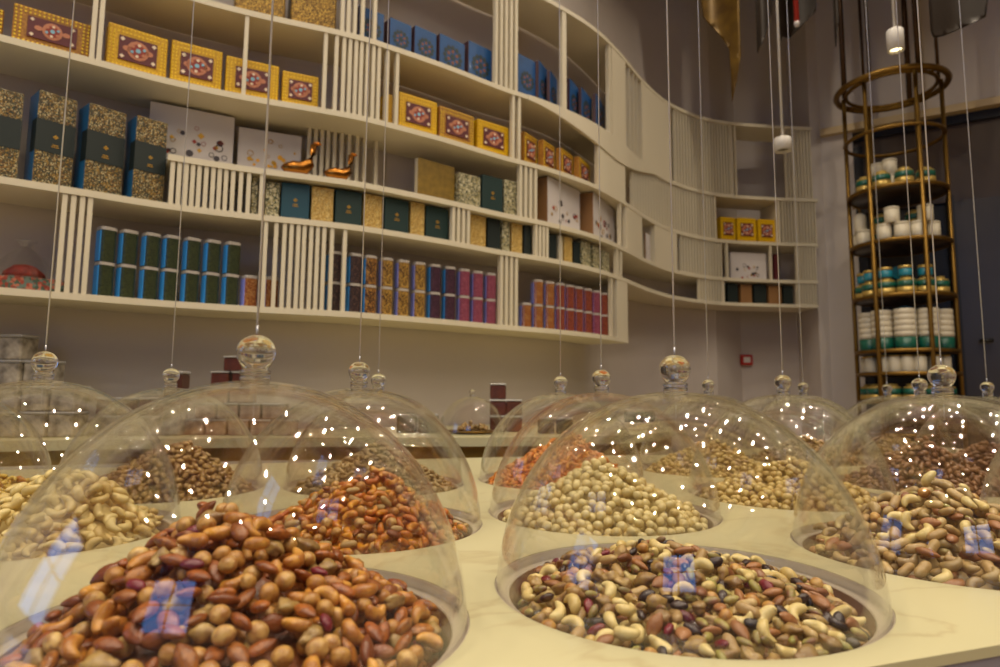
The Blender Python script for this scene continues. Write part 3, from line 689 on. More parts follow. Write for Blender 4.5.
# nuts ------------------------------------------------------------------
def nut_mat(name, cols, rough=.38, blotch=None, scale=90, coat=.25):
    m, n, l, b = nt(name)
    oi = n.new('ShaderNodeObjectInfo'); at = n.new('ShaderNodeAttribute'); at.attribute_name = 'tint'; ad = n.new('ShaderNodeMath'); ad.operation = 'ADD'
    l.new(oi.outputs['Random'], ad.inputs[0]); l.new(at.outputs['Fac'], ad.inputs[1]); fr = n.new('ShaderNodeMath'); fr.operation = 'FRACT'; l.new(ad.outputs[0], fr.inputs[0])
    r = n.new('ShaderNodeValToRGB'); e = r.color_ramp.elements
    while len(e) < len(cols): e.new(.5)
    for i, c in enumerate(cols): e[i].position = i / max(1, len(cols) - 1); e[i].color = lin(c)
    l.new(fr.outputs[0], r.inputs['Fac'])
    t = n.new('ShaderNodeTexCoord'); q = n.new('ShaderNodeTexNoise'); q.inputs['Scale'].default_value = scale; q.inputs['Detail'].default_value = 4; l.new(t.outputs['Object'], q.inputs['Vector'])
    mx = n.new('ShaderNodeMix'); mx.data_type = 'RGBA'; mr = n.new('ShaderNodeMapRange'); mr.inputs[1].default_value = .42; mr.inputs[2].default_value = .60
    l.new(q.outputs['Fac'], mr.inputs[0]); l.new(mr.outputs[0], mx.inputs[0]); l.new(r.outputs['Color'], mx.inputs[6]); mx.inputs[7].default_value = lin(blotch or cols[0])
    if not blotch: mr.inputs[4].default_value = .25
    else: mr.inputs[4].default_value = .75
    l.new(mx.outputs[2], b.inputs['Base Color']); b.inputs['Roughness'].default_value = rough; b.inputs['Coat Weight'].default_value = coat; b.inputs['Coat Roughness'].default_value = .15
    bp = n.new('ShaderNodeBump'); bp.inputs['Strength'].default_value = .9; bp.inputs['Distance'].default_value = .0016; l.new(q.outputs['Fac'], bp.inputs['Height']); l.new(bp.outputs['Normal'], b.inputs['Normal'])
    return m
NM = {
 'almond': nut_mat('almond_skin', ['9A4E16', 'AC621E', '7C3C10', 'BC7A2E'], .38, '6E340C', 160),
 'almond_plain': nut_mat('plain_almond_skin', ['94623A', 'A8703E', '7C4A28'], .45),
 'cashew_roast': nut_mat('roast_cashew', ['C88A34', 'DAA24A', 'B27028'], .35, '9A5418', 110),
 'cashew': nut_mat('raw_cashew', ['D8C07A', 'E4D090', 'C8AA62'], .42),
 'cashew_spice': nut_mat('spiced_cashew', ['CE8010', 'DA9C20', 'BA640C', 'E0B030'], .35, 'B05008', 110),
 'cashew_tan': nut_mat('tan_cashew', ['A88C58', 'B69C68', '8E7244'], .4),
 'hazelnut': nut_mat('hazelnut_skin', ['D0A658', 'B88238', 'E0BE78'], .4, '945820', 120),
 'round_pale': nut_mat('pale_round_nut', ['DCC88A', 'E6D69C', 'CDB672'], .42),
 'round_tan': nut_mat('tan_round_nut', ['C8AC62', 'D4BA74', 'B89650'], .42),
 'caramel': nut_mat('caramel_peanut', ['A28248', 'B69656', '8A6A38'], .4, '7A5430', 100),
 'cracker': nut_mat('chilli_cracker', ['E08A10', 'D07008', 'E8A020', 'C85C08'], .4),
 'raisin': nut_mat('raisin_skin', ['2A1C20', '3A2420', '1C161C'], .35),
 'peanut': nut_mat('peanut_tan', ['B89862', 'A88650', 'C8AC74', '9C7A4C'], .45),
 'brown': nut_mat('dark_roast', ['7E5430', '8E6238', '6A4424'], .4),
 'pistachio': nut_mat('pistachio_kernel', ['8E8A3A', 'A89A50', '7A6A3C'], .45, '7A3A3A', 90),
 'redberry': nut_mat('dried_berry', ['6A1424', '7E2030', '521020'], .35),
 'yellow': nut_mat('yellow_chip', ['D8B448', 'E0C468', 'C89A34'], .42),
}
def nut_mesh(shape, nu, nv, seed):
    r_ = random.Random(seed); ph = [r_.random() * 6.28 for _ in range(6)]; vs = []; fs = []
    for j in range(nv + 1):
        th = math.pi * j / nv
        for i in range(nu):
            a = 2 * math.pi * i / nu; x, y, z = math.cos(th), math.sin(th) * math.cos(a), math.sin(th) * math.sin(a)
            if shape == 'almond':
                k = 1 - .42 * max(0, x) ** 1.5; X, Y, Z = x * .0118, y * .0068 * k, z * .0045 * k
                Y *= 1 + .03 * math.sin(9 * a + ph[0]); Z *= 1 + .05 * math.sin(11 * a + ph[1])
            elif shape == 'cashew':
                s = x * 1.55; rad = .0086; w = math.sin(th) ** .75 * (.0054 + .0012 * math.sin(s + .5)) ; 
                cx, cyy = rad * math.sin(s) , rad * (math.cos(s) - .55)
                X, Y, Z = cx + w * math.cos(a) * math.sin(s), cyy + w * math.cos(a) * math.cos(s), w * .95 * math.sin(a)
                if math.cos(a) < 0: Y += .0006
            elif shape == 'round':
                k = 1 + .05 * math.sin(2 * a + ph[0]) * math.sin(th) + .10 * max(0, x) ** 6 - .05 * max(0, -x) ** 2
                seam = 1 - .05 * math.exp(-((a - 3.1) / .22) ** 2) * math.sin(th)
                X, Y, Z = x * .0077 * k, y * .0073 * k * seam, z * .0071 * k * seam
            elif shape == 'peanut':
                k = 1 - .22 * math.exp(-(x / .35) ** 2); X, Y, Z = x * .0115, y * .0065 * k, z * .006 * k
            elif shape == 'lump':
                k = 1 + .16 * math.sin(3 * x + ph[0]) + .14 * math.sin(4 * y + 2 * z + ph[1]) + .10 * math.sin(7 * z + ph[2]) + .08 * math.sin(9 * y + 5 * x + ph[3])
                X, Y, Z = x * .0095 * k, y * .0075 * k, z * .0068 * k
            elif shape == 'raisin':
                k = 1 + .1 * math.sin(7 * a + 3 * x + ph[0]) + .07 * math.sin(11 * a - 5 * x + ph[1]); X, Y, Z = x * .0085, y * .0052 * k, z * .004 * k
            elif shape == 'curl':
                s = x * 2.3; rad = .0078; w = math.sin(th) ** .6 * .0036; cx, cyy = rad * math.sin(s), rad * (math.cos(s) - .2)
                X, Y, Z = cx + w * math.cos(a) * math.sin(s), cyy + w * math.cos(a) * math.cos(s), w * 1.3 * math.sin(a) + .0018 * math.sin(s * 1.5)
            elif shape == 'kernel':
                X, Y, Z = x * .008, y * .0042, z * .0038
            vs.append((X, Y, Z))
    for j in range(nv):
        for i in range(nu):
            a, b = j * nu + i, j * nu + (i + 1) % nu; c, d = b + nu, a + nu
            if j == 0: fs.append((a, c, d))
            elif j == nv - 1: fs.append((a, b, d))
            else: fs.append((a, b, c, d))
    return np.array(vs), fs
# kind -> (object name, shape, material, axes, word used in labels)
KN = {
 'almond': ('almond', 'almond', 'almond'), 'almond_p': ('almond', 'almond', 'almond_plain'), 'cashew_r': ('cashew', 'cashew', 'cashew_roast'), 'cashew': ('cashew', 'cashew', 'cashew'),
 'cashew_s': ('cashew', 'cashew', 'cashew_spice'), 'cashew_t': ('cashew', 'cashew', 'cashew_tan'), 'hazel': ('hazelnut', 'round', 'hazelnut'), 'round': ('chickpea', 'round', 'round_pale'),
 'round_t': ('round_nut', 'round', 'round_tan'), 'caramel': ('candied_nut', 'lump', 'caramel'), 'cracker': ('chilli_cracker', 'curl', 'cracker'), 'raisin': ('raisin', 'raisin', 'raisin'),
 'peanut': ('peanut', 'peanut', 'peanut'), 'brown': ('roasted_nut', 'lump', 'brown'), 'cluster': ('nut_cluster', 'lump', 'caramel'), 'pist': ('pistachio', 'kernel', 'pistachio'),
 'berry': ('dried_berry', 'raisin', 'redberry'), 'chip': ('yellow_chip', 'curl', 'yellow')}
WORD = {'almond': 'glossy red brown almond', 'almond_p': 'brown almond', 'cashew_r': 'roasted orange brown cashew', 'cashew': 'pale cream cashew', 'cashew_s': 'orange spiced cashew', 'cashew_t': 'tan cashew', 'hazel': 'blotchy golden hazelnut',
        'round': 'pale round nut', 'round_t': 'yellowish round nut', 'caramel': 'lumpy caramel brown nut', 'cracker': 'curled orange cracker', 'raisin': 'black wrinkled raisin', 'peanut': 'tan peanut', 'brown': 'dark brown roasted nut',
        'cluster': 'bumpy brown nut cluster', 'pist': 'small green pistachio', 'berry': 'dark red dried berry', 'chip': 'curled yellow chip'}
AX = {'almond': (.0118, .0068, .0045), 'cashew': (.0125, .0085, .0055), 'round': (.0077, .0073, .0071), 'peanut': (.0115, .0063, .0058), 'lump': (.0095, .0078, .007), 'raisin': (.0085, .0052, .004), 'curl': (.0105, .0085, .0045), 'kernel': (.008, .0042, .0038)}
MESHC = {}
def nut_data(kind, det, var):
    key = (kind, det, var)
    if key not in MESHC:
        nm_, sh, mt = KN[kind]; nu, nv = ((14, 12) if sh in ('cashew', 'curl', 'lump') else (14, 9)) if det == 0 else (8, 7) if det == 1 else (6, 5)
        vs, fs = nut_mesh(sh, nu, nv, hash(sh) % 97 * 0 + len(sh) * 7 + var); vs = vs if sh != 'cashew' else vs - np.array([0, -.001, 0])
        me = bpy.data.meshes.new(nm_); me.from_pydata([tuple(v) for v in vs], [], fs); me.materials.append(NM[mt]); me.polygons.foreach_set('use_smooth', [True] * len(fs)); me.update()
        MESHC[key] = (vs, fs, me)
    return MESHC[key]
NG = 200
def pile(cx, cyy, mix, peak, px_, py_, base, seed, size=1.0, pw=1.0, edge=.166, layers=2.7):
    """drop nuts one by one onto a growing height field until the mound has the wanted shape; returns (kind, position, matrix)"""
    r_ = np.random.default_rng(seed); H = edge; cell = 2 * H / NG; gx = (np.arange(NG) + .5) * cell - H
    X, Y = np.meshgrid(gx, gx, indexing='ij'); rr_ = np.hypot(X, Y)
    d = np.hypot(X - px_, Y - py_)
    # distance from the peak to the rim along each direction
    ux, uy = (X - px_) / (d + 1e-9), (Y - py_) / (d + 1e-9); bq = px_ * ux + py_ * uy; rim = -bq + np.sqrt(np.maximum(bq * bq + H * H - px_ ** 2 - py_ ** 2, 1e-9))
    tgt = base + (peak - base) * np.clip(1 - d / rim, 0, 1) ** pw
    tgt += .004 * np.sin(X * 60 + seed) * np.sin(Y * 55 + 2 * seed)
    th = .011 * size; core = tgt - layers * th; h = core.copy(); h[rr_ > H] = 9
    kinds = list(mix); wts = np.array([mix[k] for k in kinds], float); wts /= wts.sum(); out = []; fails = 0
    gyy, gxx = np.gradient(tgt, cell)
    while fails < 420 and len(out) < 2600:
        k = kinds[r_.choice(len(kinds), p=wts)]; ax = np.array(AX[KN[k][1]]) * size * r_.uniform(.88, 1.1)
        best = None
        for _ in range(4):
            a = r_.uniform(0, 2 * np.pi); rad = (H - ax[1] * 1.05) * np.sqrt(r_.uniform()); x, y = rad * np.cos(a), rad * np.sin(a)
            i, j = int((x + H) / cell), int((y + H) / cell); z0 = h[min(i, NG - 1), min(j, NG - 1)] - tgt[min(i, NG - 1), min(j, NG - 1)]
            if best is None or z0 < best[0]: best = (z0, x, y, i, j)
        _, x, y, i, j = best; i = min(i, NG - 1); j = min(j, NG - 1)
        yaw = r_.uniform(0, 2 * np.pi); tx, ty = r_.normal(0, .3), r_.normal(0, .35); roll = r_.normal(0, .5)
        sx, sy = np.clip(gyy[i, j], -1, 1), np.clip(gxx[i, j], -1, 1)
        M = (Matrix.Rotation(math.atan(sy) * .8 + ty, 3, 'X') @ Matrix.Rotation(-math.atan(sx) * .8 + tx, 3, 'Y') @ Matrix.Rotation(yaw, 3, 'Z') @ Matrix.Rotation(roll, 3, 'X'))
        Mn = np.array(M); S = Mn @ np.diag((ax * .94) ** 2) @ Mn.T; Sxx = S[:2, :2]; inv = np.linalg.inv(Sxx); c = S[2, :2] @ inv; szz = S[2, 2] - S[2, :2] @ inv @ S[:2, 2]
        ex, ey = np.sqrt(Sxx[0, 0]), np.sqrt(Sxx[1, 1])
        if math.hypot(x, y) + .9 * max(ex, ey) > H: fails += .3; continue
        i0, i1 = max(0, int((x - ex + H) / cell)), min(NG, int((x + ex + H) / cell) + 1); j0, j1 = max(0, int((y - ey + H) / cell)), min(NG, int((y + ey + H) / cell) + 1)
        dx = X[i0:i1, j0:j1] - x; dy = Y[i0:i1, j0:j1] - y; qf = inv[0, 0] * dx * dx + 2 * inv[0, 1] * dx * dy + inv[1, 1] * dy * dy; ok = qf < 1
        if not ok.any(): continue
        root = np.sqrt(np.maximum(szz * (1 - qf), 0)); mid = c[0] * dx + c[1] * dy; hh = h[i0:i1, j0:j1]; hv = np.where(hh > 5, -9, hh)
        zc = np.percentile((hv - (mid - root))[ok], 93)
        if zc + math.sqrt(szz) * .55 > tgt[i, j] + .001: fails += 1; continue
        fails = max(0, fails - 2); top = zc + mid + root; h[i0:i1, j0:j1] = np.where(ok & (hh < 5), np.maximum(hh, top), hh)
        out.append((k, np.array([cx + x, cyy + y, zc]), Mn * (ax / np.array(AX[KN[k][1]]))[None, :], float(ax.max()), float(ax.mean())))
    return out, (X, Y, core, rr_, H)

BOWLS = []   # (centre, mix, peak height, peak offset, base level, seed, detail, where, density...)
def bowl(x, y, mix, peak, off, base, seed, det, where, dome_lab, cab=None, pw=1.0, size=1.0, z=CZ, hole=True):
    BOWLS.append(dict(x=x, y=y, mix=mix, peak=peak, off=off, base=base, seed=seed, det=det, where=where, dome=dome_lab, cab=cab, pw=pw, size=size, z=z, hole=hole))
bowl(-.21, .56, {'almond': 40, 'hazel': 28, 'cashew_r': 24, 'cluster': 6, 'berry': 2},   .103, (-.035, .01), -.006, 1, 0, 'in the big mound under the closest dome', 'largest looking glass dome, over the red brown almond mix, cut by the frame', 'dome over the red brown almonds', pw=.95, size=1.0)
bowl(.183, .68, {'cashew': 26, 'almond_p': 13, 'hazel': 10, 'cluster': 22, 'raisin': 10, 'pist': 14, 'berry': 1.5, 'peanut': 9}, .034, (-.02, .05), -.012, 2, 0, 'in the low mixed bowl with black raisins', 'clear glass dome over the low mixed nut bowl, whole in view', 'dome over the low mixed nut bowl', pw=.75, size=.94)
bowl(.17, 1.09, {'round': 1}, .088, (.0, .01), -.008, 3, 1, 'in the pale mound behind the mixed bowl', 'glass dome over the pale round nuts', 'dome over the pale round nuts', size=1.0, pw=.92)
bowl(-.21, .975, {'cashew_s': 54, 'almond': 8, 'hazel': 28, 'peanut': 10}, .085, (.03, .0), -.012, 4, 1, 'in the orange spiced mound behind the almonds', 'glass dome over the orange spiced nut mix', 'dome over the orange spiced mix', size=.92)
bowl(-.64, .915, {'cashew': 1}, .092, (.05, .01), -.005, 5, 0, 'in the cream cashew bowl', 'glass dome over the pale cashews at the picture edge', 'dome over the pale cashews', size=1.05)
bowl(.57, .84, {'peanut': 32, 'cashew_t': 26, 'almond_p': 16, 'cashew': 14, 'pist': 6, 'hazel': 6}, .092, (-.0, .03), -.005, 6, 0, 'in the tan mixed mound at the picture edge', 'glass dome with blue window glints over the tan nut mix', 'dome over the tan nut mix', size=1.02)
bowl(-.26, 1.40, {'cashew_t': 1}, .09, (.0, .01), -.005, 7, 1, 'in the tan cashew mound behind the spiced mix', 'small glass dome over the tan cashews, behind the spiced mix', 'dome over the tan cashews', size=.85)
bowl(-.66, 1.31, {'caramel': 1}, .10, (.02, .02), -.005, 8, 1, 'in the caramel brown mound behind the cashews', 'glass dome over caramel brown nuts behind the cashew dome', 'dome over the caramel nuts', size=.84)
bowl(.14, 1.50, {'cracker': 1}, .112, (.02, .0), -.005, 9, 1, 'in the orange cracker mound', 'glass dome over the orange crackers', 'dome over the orange crackers')
bowl(.56, 1.29, {'round_t': 1}, .075, (.02, .02), -.005, 10, 1, 'in the yellowish mound between the larger domes', 'glass dome over yellowish round nuts, seen through the mixed nut dome', 'dome over the yellowish round nuts')
bowl(.55, 1.72, {'round_t': 6, 'peanut': 1}, .085, (.0, .0), -.005, 11, 2, 'in the distant yellowish mound', 'distant glass dome over a second mound of yellowish nuts', 'distant dome over the second yellowish mound')
bowl(.94, 1.46, {'brown': 1}, .105, (.0, .0), -.005, 12, 2, 'in the dark brown mound behind the tan mix', 'glass dome over dark brown nuts just behind the tan mix dome', 'dome over the dark brown nuts', size=.85)
bowl(.95, 1.00, {'brown': 2, 'almond_p': 1}, .06, (.0, .03), -.005, 13, 1, 'in the brown bowl at the picture edge', 'glass dome mostly outside the picture, over brown nuts', None)
bowl(-1.04, 1.22, {'chip': 3, 'cashew_r': 1, 'redberry': 0}, .075, (.02, .0), -.005, 14, 1, 'in the yellow chip bowl at the picture edge', 'glass dome cut by the picture edge over yellow chips', None)
bowl(.93, 2.0, {'caramel': 1}, .08, (.0, .0), -.005, 15, 2, 'in the far brown mound', 'far glass dome between two knobs, over brown nuts', 'far dome over the brown mound')
bowl(1.30, 1.74, {'brown': 1}, .08, (.0, .0), -.005, 16, 2, 'in the far dark mound by the picture edge', 'far glass dome by the picture edge over dark nuts', 'far dome by the picture edge')
bowl(1.33, 2.24, {'caramel': 1}, .07, (.0, .0), -.005, 17, 2, 'in the farthest brown mound', 'farthest glass dome of the island, in front of the brass tower', 'farthest dome before the brass tower')
for b in BOWLS: b['mix'] = {k: v for k, v in b['mix'].items() if v and k in KN}

# island top with round openings ----------------------------------------
isl = empty('display_island', (0, 0, 0)); tag(isl, 'pale stone island top with round openings holding the nut bowls', 'display island')
EDGE = []
for k in range(13):
    x = -1.45 + k * (1.6 + 1.45) / 12; EDGE.append((x, .392 + .345 * x))

RIMPTS = EDGE + [(1.72, 1.2), (1.75, 2.0), (1.7, 2.62), (1.3, 2.60), (.95, 2.42), (.55, 2.12), (.1, 2.03), (-.3, 1.90), (-.8, 1.72), (-1.3, 1.55), (-1.5, 1.4), (-1.55, .8)]
def island_top():
    vs = [Vector(p) for p in RIMPTS]; n0 = len(vs); ed = [(i, (i + 1) % n0) for i in range(n0)]; NS = 72
    for b in BOWLS:
        o = len(vs); vs += [Vector((b['x'] + OPEN * math.cos(2 * math.pi * k / NS), b['y'] + OPEN * math.sin(2 * math.pi * k / NS))) for k in range(NS)]; ed += [(o + k, o + (k + 1) % NS) for k in range(NS)]
    res = delaunay_2d_cdt(vs, ed, [], 1, 1e-6); V = [tuple(v) for v in res[0]]; T = []
    for f in res[2]:
        c = np.mean([V[i] for i in f], axis=0)
        if all(math.hypot(c[0] - b['x'], c[1] - b['y']) > OPEN * .999 * math.cos(math.pi / NS) for b in BOWLS): T.append(tuple(f))
    es = {}
    for t in T:
        for a, b in zip(t, t[1:] + t[:1]): es[(a, b)] = 1
    edges = [(a, b) for a, b in es if (b, a) not in es]; k = len(V); q = MB(); th = .008
    q.add([(x, y, CZ - th) for x, y in V] + [(x, y, CZ) for x, y in V], [tuple(reversed(t)) for t in T] + [tuple(i + k for i in t) for t in T] + [(a, b, b + k, a + k) for a, b in edges], COUNTER)
    q.build('stone_top', isl)
island_top()
ctr = np.mean(RIMPTS, axis=0)
poly_slab('base_body', [tuple(ctr + (np.array(p) - ctr) * .95) for p in RIMPTS], 0.0, CZ - .14, P('grey_panel', '8C8690', .5), isl)
poly_slab('apron', [tuple(ctr + (np.array(p) - ctr) * .985) for p in RIMPTS], CZ - .14, CZ - .115, P('grey_panel', '8C8690', .5), isl)
def ring_wall():
    q = MB(); pts = [tuple(ctr + (np.array(p) - ctr) * .998) for p in RIMPTS]; inn = [tuple(ctr + (np.array(p) - ctr) * .985) for p in RIMPTS]
    q.ribbon(pts + pts[:1], inn + inn[:1], CZ - .115, CZ - .0082, P('grey_panel', '8C8690', .5)); q.build('edge_skirt', isl)
ring_wall()
# bowls ------------------------------------------------------------------
def bowl_proto():
    e = empty('nut_bowl', (0, 0, 0)); O_ = OPEN - .0004
    q = MB(); q.lathe([(O_, -.0005), (O_, -.0145), (HOLE - .002, -.0145), (HOLE - .002, -.0095), (HOLE + .0, -.0088), (HOLE + .002, -.010), (O_ - .0008, -.010), (O_ - .0008, -.0005)], LEDGE, 72, close=True); q.build('ledge_ring', e)
    q = MB(); q.lathe([(HOLE - .0025, -.010), (HOLE - .0035, -.035), (HOLE - .010, -.062), (HOLE - .04, -.078), (0, -.085), (0, -.088), (HOLE - .038, -.081), (HOLE - .007, -.064), (HOLE - .0005, -.035), (HOLE - .0003, -.015), (HOLE - .0022, -.015)], BOWL, 72, close=True); q.build('basin', e)
    return e
BP = bowl_proto(); fb = True
# far dome that stands on the wall counter
ITEMS = []
for b in BOWLS:
    e = BP if fb else copy_tree(BP); fb = False; e.location = (b['x'], b['y'], b['z']); tag(e, 'round brown bowl sunk in the island, ' + b['where'].replace('in the ', 'holding the ', 1), 'bowl', 'round sunken bowls')
    dome(b['x'], b['y'], b['dome'], cable=bool(b['cab']), cab_lab=b['cab'] or '', zs={1: 1.03, 5: 1.055, 4: 1.02, 8: 1.02}.get(b['seed'], 1.0))
    nuts, core = pile(b['x'], b['y'], b['mix'], b['peak'], b['off'][0], b['off'][1], b['base'], b['seed'], b['size'], b['pw'], edge=HOLE - .007)
    b['core'] = core
    for k, p, M, rmax, rmean in nuts: p[2] += b['z']; ITEMS.append([b, k, p, M, rmax, rmean])
    print('bowl', b['seed'], len(nuts))
# how much of each nut the picture shows: a small depth buffer
WB, HB = 1000, 667; zb = np.full((HB, WB), 1e9); ib = np.full((HB, WB), -1, int)
for idx, (b, k, p, M, rmax, rmean) in enumerate(ITEMS):
    d = p - O3; w = d @ fwd
    if w < .05: continue
    x = PX + F * (d @ rgt) / w; y = PY - F * (d @ up) / w; r = F * rmean / w
    x0, x1, y0, y1 = int(max(0, x - r)), int(min(WB - 1, x + r)), int(max(0, y - r)), int(min(HB - 1, y + r))
    if x1 < x0 or y1 < y0: continue
    yy, xx = np.mgrid[y0:y1 + 1, x0:x1 + 1]; q2 = ((xx - x) ** 2 + (yy - y) ** 2) / (r * r); ok = (q2 < 1); zz = w - rmean * np.sqrt(np.clip(1 - q2, 0, 1)); sub = zb[y0:y1 + 1, x0:x1 + 1]; m_ = ok & (zz < sub)
    sub[m_] = zz[m_]; ib[y0:y1 + 1, x0:x1 + 1][m_] = idx
vis = np.bincount(ib[ib >= 0].ravel(), minlength=len(ITEMS))
CAP = 290; seen = {}; single = np.zeros(len(ITEMS), bool)
for idx in np.argsort(-vis):
    if vis[idx] < 22: break
    nm_ = KN[ITEMS[idx][1]][0]
    if seen.get(nm_, 0) >= CAP: continue
    seen[nm_] = seen.get(nm_, 0) + 1; single[idx] = True
print('single nuts', seen, 'of', len(ITEMS))
made = {}
for idx, (b, k, p, M, rmax, rmean) in enumerate(ITEMS):
    if not single[idx]: continue
    det = b['det'] if vis[idx] < 260 else 0; var = idx % 3; vs, fs, me = nut_data(k, det, var); key = (k, det, var)
    if key in made: o = made[key].copy()
    else: o = bpy.data.objects.new(KN[k][0], me); made[key] = o
    o.name = KN[k][0]; COL.objects.link(o)
    o.matrix_world = Matrix(((M[0][0], M[0][1], M[0][2], p[0]), (M[1][0], M[1][1], M[1][2], p[1]), (M[2][0], M[2][1], M[2][2], p[2]), (0, 0, 0, 1)))
    rx, ry = p[0] - b['x'] - b['off'][0], p[1] - b['y'] - b['off'][1]; rr0 = math.hypot(rx, ry); ua = np.array([b['x'], b['y']]); ua = ua / np.linalg.norm(ua); fa = -(rx * ua[0] + ry * ua[1]); sa = rx * ua[1] - ry * ua[0]
    zone = 'at the top' if rr0 < .035 else ('high' if rr0 < .09 else 'low') + (' front' if fa > abs(sa) * 1.2 else ' back' if -fa > abs(sa) * 1.2 else ' right' if sa > 0 else ' left')
    o['label'] = '%s %s %s' % (WORD[k], zone, b['where'])
    if len(o['label'].split()) > 16: print('LONG', o['label']); o['category'] = 'nut' if k not in ('cracker', 'chip', 'raisin', 'berry') else {'cracker': 'cracker', 'chip': 'chip', 'raisin': 'raisin', 'berry': 'dried fruit'}[k]
    o['group'] = '%ss %s' % (WORD[k], b['where'])
for b in BOWLS:      # the rest of each mound, nuts nobody could count below and behind the top ones
    V = []; Fc = []; tint = []; mi = []; mats = []; off = 0; r_ = random.Random(b['seed'])
    X, Y, core, rr_, H = b['core']; st = 5; idxs = {}
    for idx, (bb, k, p, M, rmax, rmean) in enumerate(ITEMS):
        if bb is not b or single[idx]: continue
        vs, fs, me = nut_data(k, max(1, b['det']) if b['det'] else 1, idx % 3); mt = NM[KN[k][2]]
        if mt not in mats: mats.append(mt)
        V.append(vs @ M.T + p); Fc += [tuple(i + off for i in f) for f in fs]; mi += [mats.index(mt)] * len(fs); tint += [r_.random()] * len(vs); off += len(vs)
    cm = mats[0]; ks = list(b['mix'])
    if NM[KN[ks[0]][2]] not in mats: mats.append(NM[KN[ks[0]][2]])
    cm = mats.index(NM[KN[ks[0]][2]])
    for i in range(0, NG, st):
        for j in range(0, NG, st):
            if rr_[i, j] < H - .003: idxs[(i, j)] = off; V.append(np.array([[b['x'] + X[i, j], b['y'] + Y[i, j], b['z'] + core[i, j]]])); tint.append(.3); off += 1
    for (i, j), a in idxs.items():
        q4 = [(i, j), (i + st, j), (i + st, j + st), (i, j + st)]
        if all(t in idxs for t in q4): Fc.append(tuple(idxs[t] for t in q4)); mi.append(cm)
    me = bpy.data.meshes.new('nut_filling'); me.from_pydata([tuple(v) for v in np.concatenate(V)], [], Fc)
    for m_ in mats: me.materials.append(m_)
    me.polygons.foreach_set('material_index', mi); me.polygons.foreach_set('use_smooth', [True] * len(Fc)); at = me.attributes.new('tint', 'FLOAT', 'POINT'); at.data.foreach_set('value', tint); me.update()
    o = bpy.data.objects.new('nut_filling', me); COL.objects.link(o); tag(o, 'remaining nuts filling the bowl, ' + b['where'], 'nuts', None, 'stuff')
# distant dome on the wall counter
p = on_counter(472, 2.42)
dome(p[0], p[1], 'small distant glass dome on the wall counter over brown sweets', z=BZ, s=.66, cable=False)
q = MB(); q.lathe([(0, .001), (.06, .001), (.085, .006), (.087, .012), (.06, .008), (0, .006)], BRASS, 24); o = q.build('serving_plate', None, (p[0], p[1], BZ)); tag(o, 'small plate under the distant glass dome', 'plate')
rr = random.Random(5)
for k in range(34):
    a = rr.random() * 6.28; ra = .06 * math.sqrt(rr.random()); vs, fs, me = nut_data('caramel', 1, k % 3); o = bpy.data.objects.new('candied_nut', me); COL.objects.link(o)
    o.location = (p[0] + ra * math.cos(a), p[1] + ra * math.sin(a), BZ + .018 + max(0, .05 - ra) * rr.random()); o.rotation_euler = (rr.random() * 3, rr.random() * 3, rr.random() * 3)
    tag(o, 'brown sweet heaped under the small distant dome', 'sweet', 'brown sweets under the distant dome')

# ------------------------------------------------------------------ brass display tower
TY = 4.02; tc = aty(903, 300, TY); TX = float(tc[0])
tw = empty('display_tower', (TX, TY, 0)); tag(tw, 'tall round brass display tower in front of the dark shop front', 'display tower')
TR = .275
TL = [float(aty(900, y, TY - TR)[2]) for y in (181, 236, 292, 349, 372.5)]
TL += [TL[-1] - .17, TL[-1] - .36, TL[-1] - .55]
for z in TL:
    q = MB(); q.lathe([(0, -.008), (TR - .012, -.008), (TR - .012, .0), (0, .0)], P('tower_shelf_dark', '3A2A1C', .4), 40, c=(0, 0, z)); sd = q.build('shelf_disc', tw)
    q = MB(); q.lathe([(TR - .014, -.012), (TR + .004, -.012), (TR + .004, .008), (TR - .014, .008)], BRASS, 48, c=(0, 0, z), close=True); q.build('shelf_rim', sd)
zr2 = float(aty(900, 123, TY - TR)[2]); q = MB(); q.tube([(TR * math.cos(2 * math.pi * k / 48), TR * math.sin(2 * math.pi * k / 48), zr2) for k in range(48)], .012, BRASS, 8, True); q.build('upper_ring', tw)
zr1 = float(aty(897, 66, TY - .31)[2])
for rr_, t_ in ((.312, .019), (.255, .012)):
    q = MB(); q.tube([(rr_ * math.cos(2 * math.pi * k / 56), rr_ * math.sin(2 * math.pi * k / 56), zr1) for k in range(56)], t_, BRASS, 8, True); q.build('crown_ring', tw)
for k in range(6):
    g = R(27 + 60 * k); q = MB(); q.tube([((TR - .005) * math.cos(g), (TR - .005) * math.sin(g), .0), ((TR - .005) * math.cos(g), (TR - .005) * math.sin(g), zr1)], .013, BRASS, 10); q.build('post', tw)
    q = MB(); q.tube([(.262 * math.cos(g + .12), .262 * math.sin(g + .12), zr1), (.262 * math.cos(g + .12), .262 * math.sin(g + .12), CEIL)], .010 if k % 2 else .017, DARKBRASS, 8); q.build('hanging_rod', tw)
for k in range(4):
    g = R(90 * k + 22); q = MB(); q.tube([(.255 * math.cos(g), .255 * math.sin(g), zr1), (.315 * math.cos(g), .315 * math.sin(g), zr1)], .009, BRASS, 6); q.build('crown_spoke', tw)
IVORY = P('ivory_ceramic', 'D8CDB4', .4); GREENJ = P('emerald_tin', '0E5A48', .35, coat=.5); TEALJ = P('teal_tin', '1C7E92', .35, coat=.5); GOLDL = P('gold_lid', 'C8A85A', .35, metal=.5)
